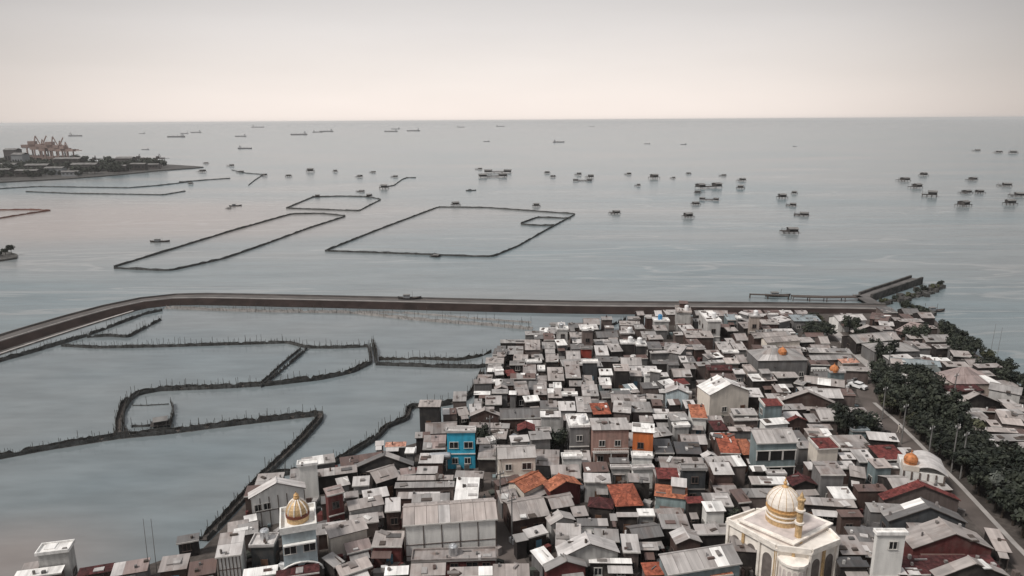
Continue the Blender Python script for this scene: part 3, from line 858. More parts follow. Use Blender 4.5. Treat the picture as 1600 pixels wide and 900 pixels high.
    wl.poly(fr, wm); tb = (hb - c - .02) if h.t in 'sg' else top - .02
    bk = [V((wx1, wy1, zb)), V((wx0, wy1, zb)), V((wx0, wy1, tb)), V((wx1, wy1, tb))]
    if h.t == 'e': bk.insert(3, V((0, wy1, pk - c)))
    wl.poly(bk, wm); wl.build('wall', root)
    # openings
    fm = 'frame_pale' if h.wall in ('white', 'cream', 'blue', 'bluegrey', 'grey', 'orange', 'redbrown', 'dark', 'teal') and rnd.random() < .7 else 'frame_dark'
    def put_win(x, y, z, rz, big=0):
        o = link('window', WM[(fm, big)], root, (x, y, z), rz); link('pane', PM[big], o)
    st = max(1, int(H / 2.9)); dn = False
    if h.tag == 'veranda':
        for s in range(2):
            for i in range(3): link('veranda_opening', OPEN, root, (wx0 + (i + .5) * (wx1 - wx0) / 3, wy0 - .04, .8 + s * 3.0))
    elif h.tag in ('long', 'hut', 'sheets'):
        f = MB(); n = 5 if h.tag == 'long' else 6
        for i in range(n + 1): 
            k = MB(); k.box((wx0 + .06 + i * (wx1 - wx0 - .12) / n, wy0 - .03, 0), (.12, .08, H - .3), 'frame_dark'); k.build('timber_post', root)
        for z in ((.7, 2.4) if h.tag == 'long' else (2.4,)):
            k = MB(); k.box((0, wy0 - .028, z), (wx1 - wx0, .06, .1), 'frame_dark'); k.build('timber_rail', root)
        if h.tag == 'hut': put_win(-1.6, wy0 - .03, 2.6, 0); put_win(wx0 + 1, wy0 - .03, 2.6, 0)
    elif not shack and h.tag != 'plain':
        for s in range(st):
            n = max(1, int((w - .6) / 2.1))
            for i in range(n):
                x = wx0 + (i + .5 + rnd.uniform(-.12, .12)) * (wx1 - wx0) / n
                if abs(x) > (wx1 - wx0) / 2 - .65: continue
                if s == 0 and not dn and rnd.random() < .4:
                    link('door', rnd.choice(DM), root, (x, wy0 - .035, 0)); dn = True
                elif rnd.random() < .72 or h.tag in ('balcony', 'orangewall', 'blue', 'creamhouse'): put_win(x, wy0 - .045, .95 + s * 2.9, 0, 1 if rnd.random() < .3 and n > 1 and (wx1 - wx0) / n > 1.9 else 0)
            sx = wx1 if h.mid.x < 0 else wx0
            m_ = max(1, int(D / 3.2)) if D > 2.2 else 0
            for i in range(m_):
                if rnd.random() < .5: put_win(sx + (.045 if sx > 0 else -.045), wy0 + (i + .5) * (wy1 - wy0) / m_, .95 + s * 2.9, math.pi / 2 if sx > 0 else -math.pi / 2)
        if st >= 2:
            k = MB(); k.box((0, wy0 - .06, 2.78), (wx1 - wx0 + .1, .2, .16), 'frame_pale' if h.wall not in ('dark', 'black', 'charcoal') else 'concrete_dark'); k.build('floor_ledge', root)
        if h.tag in ('balcony', 'orangewall'):
            k = MB(); k.box((0, wy0 - .5, 2.94), (wx1 - wx0, 1.0, .12), 'concrete'); b = k.build('balcony', root)
            k = MB()
            for i in range(int(w / .35)): k.box((wx0 + .2 + i * .35, wy0 - .96, 3.06), (.06, .05, .8), 'frame_pale')
            k.box((0, wy0 - .96, 3.86), (wx1 - wx0, .08, .08), 'frame_pale'); tag(k.build('railing', b), kind='stuff')
            for x in (wx0 + .12, 0, wx1 - .12): k = MB(); k.box((x, wy0 - .9, -.4), (.16, .16, 3.33), 'frame_pale'); k.build('column', root)
        if h.tag == 'parapet':
            for x in (x0 + .08, x1 - .08):
                k = MB(); k.prism([V((x - .1, y0 - .1, H + .35)), V((x + .1, y0 - .1, H + .35)), V((x + .1, y1, H + .35 + .13 * D)), V((x - .1, y1, H + .35 + .13 * D))], .5, 'frame_pale'); k.build('parapet', root)
    if not shack and h.tag == '' and rnd.random() < .5 and h.t != 'f' and H < 5.2:
        aw = rnd.uniform(.4, .8) * w; x = rnd.uniform(-1, 1) * (w - aw) / 2; k = MB(); q = [V((x - aw / 2, -1.0, 2.15)), V((x + aw / 2, -1.0, 2.15)), V((x + aw / 2, wy0 - .02, 2.5)), V((x - aw / 2, wy0 - .02, 2.5))]
        k.prism(q, .05, 'roof_' + rnd.choice(['grey', 'stain', 'warmgrey', 'palegrey', 'brown']), [(p.x, p.y) for p in q]); k.build('awning', root)
        for xx in (x - aw / 2 + .1, x + aw / 2 - .1): k = MB(); k.bar((xx, -.92, -.4), (xx, -.92, 2.12), .05, 'timber'); k.build('awning_post', root)
    if not in_poly(h.mid + h.n * D * .5, land) or h.tag == 'stilt':
        for i in range(max(2, int(w / 1.6)) + 1):
            for y in (wy0 + .1, wy1 - .1):
                k = MB(); k.bar((wx0 + .1 + i * (wx1 - wx0 - .2) / max(2, int(w / 1.6)), y, -1.6), (wx0 + .1 + i * (wx1 - wx0 - .2) / max(2, int(w / 1.6)), y, -.4), .09, 'timber'); k.build('stilt', root)
    size = 'low' if shack else ('tall' if H >= 5.5 else ('long' if w > 9 else ('narrow' if w < 3.8 else '')))
    RN = {'palegrey': 'pale grey', 'lightgrey': 'light grey', 'warmgrey': 'brownish grey', 'darkgrey': 'dark grey', 'stain': 'rust stained', 'pinkgrey': 'pinkish grey', 'bluegrey': 'blue grey', 'greenish': 'dark greenish', 'darkmaroon': 'dark maroon', 'rust': 'rusty red', 'palerust': 'terracotta', 'charcoal': 'charcoal'}
    WN = {'palegrey': 'pale', 'paleblue': 'pale blue', 'bluegrey': 'blue grey', 'redbrown': 'red brown', 'taupe': 'drab'}
    RT = {'f': 'flat', 's': 'lean-to', 'g': 'gable', 'h': 'hipped', 'e': 'gabled'}
    tl_ = 'tiled ' if h.roof in ('maroon', 'rust', 'orange', 'darkmaroon', 'palerust') else ''
    d = ' '.join(x for x in [size, WN.get(h.wall, h.wall), 'shack' if shack else 'house', 'under', RN.get(h.roof, h.roof), tl_ + RT[h.t], 'roof'] if x)
    pos = Vector((h.mid.x, h.mid.y, GZ + H))
    if h.tag == 'plain': d = 'tall plain white box building'
    if h.tag in SPECIAL: tag(root, SPECIAL[h.tag], 'house', 'houses of the waterside town')
    else: want(root, d, pos, 'house', 'shack' if shack else 'house', 'small shacks between the houses' if shack else 'houses of the waterside town')
SPECIAL = {'blue': 'bright blue walled house beside the water with a pale roof edge', 'balcony': 'red brown two storey house with balcony and long light grey roof', 'orangewall': 'orange walled two storey house under a bright white roof',
           'veranda': 'blue grey two storey house with three veranda openings on each floor', 'whitegable': 'cream house under a broad white gable end roof', 'tower': 'tall white box house with flat white roof near the mosque',
           'long': 'long pale walled house with timber frame and wide tan gable roof', 'hut': 'pale gable fronted hall behind the gold domed tower at the pond', 'stilt': 'dark stilt house standing over the water beyond the blue house',
           'hall': 'wide grey hip roofed hall carrying a small orange dome', 'domebox': 'blue grey flat roofed prayer house carrying an orange dome', 'red': 'small red walled house at the far end of the town',
           'sheets': 'narrow white house with panelled pale roof left of the gold domed tower', 'creamhouse': 'cream two storey gabled house beside the brown lane'}
for h in HS + SH: build_house(h)
# scraps, timber and laundry heaped in the alleys
rub = MB()
for _ in range(2600):
    p = at(rr.uniform(380, 1600), rr.uniform(505, 905), GZ)
    if not (in_poly(p, TOWN) or in_poly(p, TOWN2)) or on_road(p, -.6) or in_poly(p, LANE) and rr.random() < .9: continue
    s_ = rr.uniform(.3, 1.1); rub.box((p.x, p.y, GZ - .02), (s_ * rr.uniform(.5, 1.8), s_, rr.uniform(.2, 1.3)), rr.choice(['timber', 'roof_stain', 'roof_palegrey', 'roof_brown', 'roof_darkgrey', 'concrete_dark', 'wall_dark', 'tank_white', 'wall_taupe', 'wall_maroon', 'wall_bluegrey', 'timber', 'leaf_grey']), rr.uniform(0, 3), rr.uniform(.5, 1.1))
tag(rub.build('alley_clutter'), kind='stuff')
print('houses', len(HS), 'shacks', len(SH))
# ------------------------------------------------------------------ mosque with the big dome
def arch_panel(mb, c, u, w, hh, mat, out):
    """pointed-arch recess panel: polygon standing on c, width w along u, thickness towards -out"""
    pts = [c - u * w / 2, c + u * w / 2]; 
    for k in range(1, 8):
        a = math.pi * k / 8; pts.append(c + u * (w / 2 * math.cos(a)) + Vector((0, 0, hh + math.sin(a) * w * .62)))
    pts.insert(2, c + u * w / 2 + Vector((0, 0, hh))); pts.append(c - u * w / 2 + Vector((0, 0, hh)))
    mb.prism([p + out * .03 for p in pts], .06, mat, None, 1., -out)
def mosque():
    zl = 6.3; l = at(1139, 815, zl); nn = at(1243, 870, zl); r = at(1318, 842, zl); c0 = (l + r) / 2; base = Vector((c0.x, c0.y, GZ))
    root = empty('mosque', base); tag(root, 'cream mosque with big gold banded white dome and slender gold minaret', 'mosque')
    Z = Vector((0, 0, 1)); T = lambda p, z: Vector((p.x - base.x, p.y - base.y, z - GZ))
    bk = l + r - nn; u1 = (nn - l).normalized(); u2 = (r - nn).normalized()
    lr, rr_, nr, br = T(l, zl), T(r, zl), T(nn, zl), T(bk, zl)
    cut = 2.6
    oct_ = [lr, nr - u1 * cut, nr + u2 * cut, rr_ - u2 * 1.2, rr_ + (br - rr_).normalized() * 2.4, br + (rr_ - br).normalized() * 2.5, br + (lr - br).normalized() * 3.5]
    b = MB(); low = [Vector((p.x, p.y, zl - GZ - .3)) for p in oct_]
    n = len(oct_)
    for i in range(n):
        p, q = low[i], low[(i + 1) % n]; b.poly([Vector((p.x, p.y, -.5)), Vector((q.x, q.y, -.5)), q, p], 'mosque_cream')
    b.build('wall', root)
    ctr = sum(oct_, Vector()) / n
    rb = MB(); big = [p + (p - ctr).normalized() * .45 for p in oct_]; rb.prism([Vector((p.x, p.y, zl - GZ)) for p in big], .32, 'mosque_cream'); roof = rb.build('roof', root)
    dk = MB(); dk.poly([Vector((p.x, p.y, zl - GZ + .01)) for p in [q + (ctr - q).normalized() * .3 for q in big]], 'mosque_roof'); dk.build('roof_deck', roof)
    for i in range(n):       # parapet pieces
        p, q = big[i], big[(i + 1) % n]; d = (q - p).normalized(); o = Vector((d.y, -d.x, 0)); k = MB()
        a_, c_ = p + d * .16, q - d * .16
        k.prism([a_ + Vector((0, 0, .48)), c_ + Vector((0, 0, .48)), c_ - o * .28 + Vector((0, 0, .48)), a_ - o * .28 + Vector((0, 0, .48))], .47, 'mosque_cream'); k.build('parapet', roof)
    # raised slab over the prayer hall
    zs = zl + .7; sl, sn, sr = at(1156, 812, zs), at(1240, 848, zs), at(1298, 817, zs); sb = sl + sr - sn
    P = [T(p, zs) for p in (sl, sn, sr, sb)]; b = MB(); c_s = sum(P, Vector()) / 4
    b.prism([p + (p - c_s).normalized() * .35 for p in P], .22, 'mosque_cream'); up = b.build('upper_roof', root)
    b = MB(); b.prism([p - Z * .23 for p in P], .78, 'mosque_pink'); b.build('upper_wall', root)
    b = MB(); b.poly([p + Z * .012 + (c_s - p).normalized() * .5 for p in P], 'mosque_pink'); b.build('upper_deck', up)
    # dome
    zc = zs - GZ; dc = T(at(1222, 812, zs), zs); s = 1.0; R_ = 2.05
    b = MB(); b.lathe([(R_ * 1.06, 0), (R_ * 1.06, .7), (R_, .72), (R_, 1.9)], 'gold_dull', 28); drum = b.build('dome_drum', root, True, dc)
    for zz, rad, m in ((.72, 1.10, 'dome_white'), (1.28, 1.05, 'dome_white'), (1.9, 1.09, 'gold')):
        k = MB(); k.lathe([(R_ * rad - .16, zz), (R_ * rad, zz + .02), (R_ * rad, zz + .2), (R_ * rad - .16, zz + .22)], m, 28); k.build('dome_band', drum)
    pr = [(R_, 2.05), (R_ * 1.07, 2.5), (R_ * 1.06, 3.0), (R_ * .96, 3.6), (R_ * .78, 4.15), (R_ * .55, 4.55), (R_ * .3, 4.85), (R_ * .12, 5.05), (.0, 5.2)]
    b = MB(); b.lathe(pr[:2], 'gold', 28); b.lathe(pr[1:], 'dome_white', 28); dome = b.build('dome', root, True, dc)
    for i in range(14):
        a = 2 * math.pi * i / 14; k = MB()
        for j in range(1, 7):
            k.bar((pr[j][0] * 1.005 * math.cos(a), pr[j][0] * 1.005 * math.sin(a), pr[j][1]), (pr[j + 1][0] * 1.005 * math.cos(a), pr[j + 1][0] * 1.005 * math.sin(a), pr[j + 1][1]), .035, 'gold_dull', 4)
        k.build('dome_rib', dome)
    k = MB(); k.lathe([(.5, 4.8), (.42, 5.0), (.14, 5.25), (.26, 5.45), (.26, 5.6), (.08, 5.8), (.16, 5.95), (.03, 6.2), (.02, 6.7), (0, 6.72)], 'gold', 12); k.build('finial', dome, True)
    # minaret on the near corner of the raised roof
    mc = T(at(1246, 846, zl), zl)
    b = MB(); b.lathe([(.62, -2.5), (.62, .35), (.44, .5), (.44, 2.6), (.40, 2.62), (.40, 5.9), (.52, 5.95), (.52, 6.2), (.3, 6.3), (.22, 6.7), (.05, 7.1), (0, 7.3)], 'gold_dull', 10); mi = b.build('minaret', root, False, mc)
    for zz in (2.6, 4.4): k = MB(); k.lathe([(.4, zz), (.62, zz + .05), (.62, zz + .3), (.4, zz + .35)], 'dome_white', 12); k.build('minaret_balcony', mi)
    # arcades, pilasters and corner bay
    walls = [(low[0], low[1]), (low[1], low[2]), (low[2], low[3])]
    for wi, (p, q) in enumerate(walls):
        d = (q - p); ln = d.length; d.normalize(); o = Vector((d.y, -d.x, 0)); m = max(2, int(ln / 2.2))
        for i in range(m):
            c = p + d * (ln * (i + .5) / m); c = Vector((c.x, c.y, 0))
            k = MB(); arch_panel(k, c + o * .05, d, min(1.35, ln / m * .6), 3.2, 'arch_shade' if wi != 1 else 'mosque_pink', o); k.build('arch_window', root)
        for i in range(m + 1):
            c = p + d * (ln * i / m) ; k = MB(); k.box((c.x + o.x * .12, c.y + o.y * .12, -.3), (.34, .3, zl - GZ - .05), 'gold_dull' if i % 2 else 'mosque_cream', math.atan2(d.y, d.x)); k.build('pilaster', root)
    c = (low[1] + low[2]) / 2; k = MB(); o = (c - ctr); o.z = 0; o.normalize()
    k.lathe([(1.7, -.5), (1.7, zl - GZ - 1.5), (1.9, zl - GZ - 1.45), (1.9, zl - GZ - 1.1), (0, zl - GZ - .95)], 'mosque_cream', 16, (c.x + o.x * .3, c.y + o.y * .3, 0)); bay = k.build('corner_bay', root)
    for i in range(16):
        a = 2 * math.pi * (i + .5) / 16; dv = Vector((math.cos(a), math.sin(a), 0))
        if dv.dot(o) > .1: k = MB(); arch_panel(k, Vector((c.x + o.x * .3, c.y + o.y * .3, .2)) + dv * 1.67, Vector((-dv.y, dv.x, 0)), .42, 3.0, 'mosque_pink', dv); k.build('bay_niche', bay)
mosque()
def dome_parts(root, c, r, kind):
    b = MB()
    if kind == 'gold':
        b.lathe([(r * .98, 0), (r, .5 * r)], 'gold_dull', 20); d0 = b.build('dome_drum', root, True, c)
        k = MB(); k.lathe([(r * .95, .5 * r), (r * 1.06, .52 * r), (r * 1.06, .78 * r), (r * .95, .8 * r)], 'dome_brown', 20); k.build('dome_band', d0)
        pr = [(r * .98, .8 * r), (r * 1.0, 1.0 * r), (r * .9, 1.35 * r), (r * .66, 1.7 * r), (r * .36, 1.95 * r), (r * .2, 2.05 * r)]
        k = MB(); k.lathe(pr, 'gold_dull', 20); dm = k.build('dome', root, True, c)
        for i in range(10):
            a = 2 * math.pi * i / 10; k = MB()
            for j in range(5): k.bar((pr[j][0] * 1.01 * math.cos(a), pr[j][0] * 1.01 * math.sin(a), pr[j][1]), (pr[j + 1][0] * 1.01 * math.cos(a), pr[j + 1][0] * 1.01 * math.sin(a), pr[j + 1][1]), .11, 'dome_white', 4)
            k.build('dome_rib', dm)
        k = MB(); k.lathe([(r * .24, 2.0 * r), (r * .28, 2.2 * r), (r * .2, 2.35 * r), (r * .24, 2.45 * r), (0.02, 2.7 * r), (0, 2.75 * r)], 'gold', 10); k.build('finial', dm, True)
    else:
        b.lathe([(r * .9, 0), (r * .9, .25 * r), (r, .45 * r), (r * .97, .85 * r), (r * .72, 1.25 * r), (r * .35, 1.5 * r), (.08, 1.7 * r), (.05, 2.1 * r), (0, 2.15 * r)], 'dome_orange', 16); b.build('dome', root, True, c)
# gold-domed white tower block with the pale blue hall in front
def gold_tower():
    z = 9.0; L_, R_ = at(428, 829, z), at(484, 829, z); BKp = at(456, 795, z); w = (R_ - L_).length; D = (BKp - (L_ + R_) / 2).length; c = (L_ + R_) / 2 + Vector((0, D / 2, 0))
    root = empty('prayer_hall', (c.x, c.y, GZ), .30); tag(root, 'pale blue prayer hall with white flat top and gold ribbed dome at the pond edge', 'prayer hall')
    H = z - GZ; b = MB(); b.box((0, 0, -.5), (w - .4, D - .4, H + .2), 'wall_paleblue'); b.build('wall', root)
    b = MB(); b.box((0, 0, H - .35), (w, D, .35), 'wall_white'); rf = b.build('roof', root)
    for cx, cy, sx, sy in ((0, -D / 2 + .1, w, .2), (0, D / 2 - .1, w, .2), (-w / 2 + .1, 0, .2, D - .41), (w / 2 - .1, 0, .2, D - .41)):
        b = MB(); b.box((cx, cy, H + .002), (sx - .01, sy, .55), 'wall_white'); b.build('parapet', rf)
    dome_parts(root, Vector((0, -.1, H + .01)), 1.45, 'gold')
    for sx in (-1, 1): k = link('window', WM[('frame_pale', 1)], root, (sx * 1.2, -D / 2 + .13, H - 3.4)); link('pane', PM[1], k)
    b = MB(); b.box((0, -D / 2 - .1, H - 2.0), (w - .6, .5, .18), 'wall_white'); b.build('cornice', root)
    # lower front: arched window band above a dark red lean-to roof
    for sx in (-1, 1):
        k = MB(); arch_panel(k, Vector((sx * 1.15, -D / 2 + .16, H - 6.4)), Vector((1, 0, 0)), 1.9, .5, 'void', Vector((0, -1, 0))); k.build('arch_window', root)
    k = MB(); pts = [(2.7 * math.cos(math.pi * i / 10), 1.5 * math.sin(math.pi * i / 10)) for i in range(11)]
    for (a, b_), (c2, d2) in zip(pts, pts[1:]): k.bar((a, -D / 2 + .05, H - 6.2 + b_), (c2, -D / 2 + .05, H - 6.2 + d2), .14, 'wall_white', 5)
    k.build('arch_trim', root)
    k = MB(); q = [Vector((-w / 2 + .1, -D / 2 - 4.6, 2.2)), Vector((w / 2 - .1, -D / 2 - 4.6, 2.2)), Vector((w / 2 - .1, -D / 2 + .1, 3.0)), Vector((-w / 2 + .1, -D / 2 + .1, 3.0))]
    k.prism(q, .12, 'roof_darkmaroon', [(p.x, p.y) for p in q]); k.build('porch_roof', root)
    for x in (-w / 2 + .3, 0, w / 2 - .3): k = MB(); k.box((x, -D / 2 - 4.3, -.3), (.22, .22, 2.45), 'wall_white'); k.build('column', root)
gold_tower()
def tagged(t): return next(h for h in HS if h.tag == t)
h = tagged('hall'); dome_parts(h.root, Vector((.6, h.D * .3, h.h + .42 * h.D * .3 - .2)), 1.0, 'o')
h = tagged('domebox'); dome_parts(h.root, Vector((-h.w * .18, h.D * .4, h.h + .02)), .95, 'o')
# little hall with a curved pale roof and a red orange dome on its corner tower
def small_mosque():
    z = 5.2; L_, R_ = at(1411, 734, z), at(1478, 744, z); u = (R_ - L_); w = u.length; u.normalize(); m = (L_ + R_) / 2
    root = empty('prayer_hall', (m.x, m.y, GZ), math.atan2(u.y, u.x)); tag(root, 'small white hall with curved pale roof and orange red dome above the maroon gable', 'prayer hall')
    H = z - GZ; D = 6.; b = MB(); b.box((0, D / 2, -.4), (w, D, H + .35), 'wall_white'); b.build('wall', root)
    k = MB(); n = 7
    for i in range(n):
        f = lambda t: Vector((-w / 2 + 2.2 + (w - 1.9) * t, 0, H + .1 + 1.1 * math.sin(math.pi * (.25 + .75 * t))))
        p, q = f(i / n), f((i + 1) / n); k.prism([p + Vector((0, -.3, 0)), q + Vector((0, -.3, 0)), q + Vector((0, D, 0)), p + Vector((0, D, 0))], .1, 'roof_palegrey', [(0, i), (0, i + 1), (D, i + 1), (D, i)])
    k.build('roof', root)
    k = MB(); k.box((-w / 2 + 1.1, 1.1, H - .04), (2.3, 2.3, .9), 'wall_cream'); k.build('corner_tower', root); dome_parts(root, Vector((-w / 2 + 1.1, 1.1, H + .87)), 1.05, 'o')
    for i in range(6): k = MB(); k.box((-w / 2 + .15 + i * (w - .3) / 5, -.06, 0), (.22, .2, H - .1), 'frame_dark'); k.build('pillar', root)
small_mosque()
# ------------------------------------------------------------------ trees
def crown_mesh(seed, rx, rz, n, leaf, mat):
    rn = random.Random(seed); b = MB(); lobes = []
    for i in range(13):
        a = rn.uniform(0, 6.28); e = rn.uniform(-.5, 1.); rad = rn.uniform(.35, .8)
        lobes.append((Vector((math.cos(a) * rx * rad, math.sin(a) * rx * rad, e * rz * .65)), rn.uniform(.28, .5) * rx, rn.uniform(.7, 1.25)))
    for i in range(n):
        c, r, tn = lobes[rn.randrange(len(lobes))]
        d = Vector((rn.gauss(0, 1), rn.gauss(0, 1), rn.gauss(0, .8))).normalized(); p = c + d * r * (rn.random() ** .4)
        nn = (d + Vector((rn.gauss(0, .5), rn.gauss(0, .5), rn.gauss(.3, .5)))).normalized(); u = nn.orthogonal().normalized(); u.rotate(Matrix.Rotation(rn.uniform(0, 6.28), 3, nn)); v = nn.cross(u); s = leaf * rn.uniform(.6, 1.3)
        b.poly([p - u * s, p - v * s * .6, p + u * s, p + v * s * .6], mat, None, tn * rn.uniform(.75, 1.25))
    return b.mesh('crown')
def trunk_mesh(seed, hh, rx):
    rn = random.Random(seed); b = MB(); p = Vector((0, 0, -.4)); top = Vector((rn.uniform(-.3, .3), rn.uniform(-.3, .3), hh)); b.bar(p, top, .22, 'bark', 6, .13)
    for i in range(5):
        a = i * 1.256 + rn.uniform(-.3, .3); b.bar(p.lerp(top, rn.uniform(.65, 1)), top + Vector((math.cos(a) * rx * .6, math.sin(a) * rx * .6, rn.uniform(.5, 1.8))), .09, 'bark', 4, .03)
    return b.mesh('trunk')
TREES = []
for i, (rx, rz, hh, n, lf, mat) in enumerate([(2.3, 2.0, 2.6, 1100, .30, 'leaf_dark'), (1.8, 1.7, 2.2, 850, .27, 'leaf_dark'), (2.9, 2.1, 3.2, 1400, .33, 'leaf_dark'), (1.5, 1.8, 2.6, 700, .27, 'leaf_grey'), (2.0, 1.4, 1.7, 800, .28, 'leaf_olive'), (1.3, 2.4, 3.0, 700, .26, 'leaf_dark')]):
    TREES.append((crown_mesh(30 + i, rx, rz, n, lf, mat), trunk_mesh(60 + i, hh, rx), hh + rz * .45, rx))
NT = 0
def tree(p, k, sc, rz):
    global NT; NT += 1
    r = empty('tree', p, rz); r.scale = (sc, sc, sc * rt.uniform(.85, 1.15)); link('trunk', TREES[k][1], r); link('crown', TREES[k][0], r, (0, 0, TREES[k][2])); return r
rt = random.Random(5)
def in_house(p, m=.6):
    for h in HS:
        q = p - h.mid; a = q.dot(h.u); b = q.dot(h.n)
        if abs(a) < h.w / 2 + m and -m < b < h.D + m: return True
    return False
PATHL = [at(x, y, GZ) for x, y in [(1300, 512), (1322, 538), (1352, 566), (1384, 592), (1408, 612), (1428, 632)]]
def near_line(p, ln, m):
    return any((p - a.lerp(b, max(0, min(1, (p - a).dot(b - a) / (b - a).length_squared)))).length < m for a, b in zip(ln, ln[1:]))
KIND = ['dark', 'compact dark', 'broad dark', 'greyish', 'low dark', 'slim dark']
def grove(poly, n, md, label, group, kinds, s0, s1, label2=None):
    P = [at(x, y, GZ) for x, y in poly]; pts = []; xs = [p.x for p in P]; ys = [p.y for p in P]; t = 0
    while len(pts) < n and t < 6000:
        t += 1; p = Vector((rt.uniform(min(xs), max(xs)), rt.uniform(min(ys), max(ys)), GZ))
        if not in_poly(p, P) or any((p - q).length < md for q in pts) or in_house(p) or near_line(p, PATHL, 2.3) or near_line(p, RD, 2.5): continue
        pts.append(p)
    for p in pts:
        k = rt.choice(kinds); r = tree(p, k, rt.uniform(s0, s1), rt.uniform(0, 6.28))
        want(r, KIND[k] + ' ' + label, p, 'tree', 'tree', group)
    return pts
BELT = [(1372, 640), (1420, 640), (1448, 640), (1500, 672), (1540, 716), (1600, 750), (1640, 800), (1640, 900), (1612, 860), (1560, 808), (1510, 760), (1470, 722), (1430, 688), (1398, 656)]
grove(BELT, 112, 1.95, 'tree in the roadside belt', 'trees of the belt beside the road', [0, 1, 2, 0, 4, 5, 3], .8, 1.25)
grove([(1344, 560), (1372, 562), (1400, 590), (1440, 628), (1440, 646), (1372, 646), (1356, 610)], 26, 2.6, 'tree between footpath and road', 'trees of the grove at the footpath', [0, 1, 4, 2], .8, 1.15)
grove([(1390, 596), (1440, 604), (1450, 626), (1440, 632)], 12, 2.4, 'tree right of the footpath', 'trees beyond the footpath', [0, 2, 4], .8, 1.15)
grove([(1304, 510), (1326, 520), (1382, 568), (1390, 586), (1366, 578), (1330, 545)], 13, 2.4, 'tree at the far footpath end', 'trees at the far end of the footpath', [0, 1, 5], .8, 1.1)
grove([(1252, 505), (1296, 505), (1302, 540), (1262, 540)], 11, 2.6, 'tree in the far clump', 'trees of the dark clump', [0, 2, 4], .75, 1.0)
grove([(1404, 486), (1432, 488), (1462, 505), (1492, 528), (1480, 540), (1440, 512)], 13, 2.5, 'tree on the point', 'trees on the point', [1, 4, 0], .5, .8)
grove([(1470, 512), (1500, 540), (1548, 566), (1590, 600), (1640, 645), (1640, 668), (1580, 624), (1520, 584), (1470, 545)], 34, 2.3, 'tree along the sea shore', 'trees along the sea shore', [0, 1, 4, 5, 0], .55, 1.0)
for (x, y), sc, lb in [((1321, 690), 1.15, 'dark round tree between the maroon roofs left of the road'), ((1345, 688), 1.0, 'dark tree beside a long pale roof left of the road'), ((1308, 668), .9, 'dark tree behind the tan roofs left of the road'), ((1420, 540), 1.1, 'dark tree among grey roofs near the point'), ((1432, 543), 1.0, 'dark tree beside a grey roof on the shore side'), ((1582, 815), 1.1, 'greyish tree at the right edge near the bottom'), ((866, 715), .8, 'dark tree under the white roofed house in the middle of the town'), ((738, 712), .8, 'dark tree at the foot of the blue house'), ((752, 702), .8, 'dark bush right of the blue house'), ((855, 700), .7, 'dark tree in the gap behind the orange roofs'), ((1110, 805), .7, 'dark tree at the left corner of the mosque'), ((1140, 826), .65, 'dark tree in front of the mosque left wall'), ((950, 885), .6, 'dark bush among roofs at the bottom edge'), ((1500, 700), .8, 'lone tree by the white sheds right of the belt')]:
    r = tree(at(x, y, GZ), 3 if 'greyish' in lb else rt.choice([0, 1, 2, 4]), sc, rt.uniform(0, 6)); tag(r, lb, 'tree')
print('trees', NT)
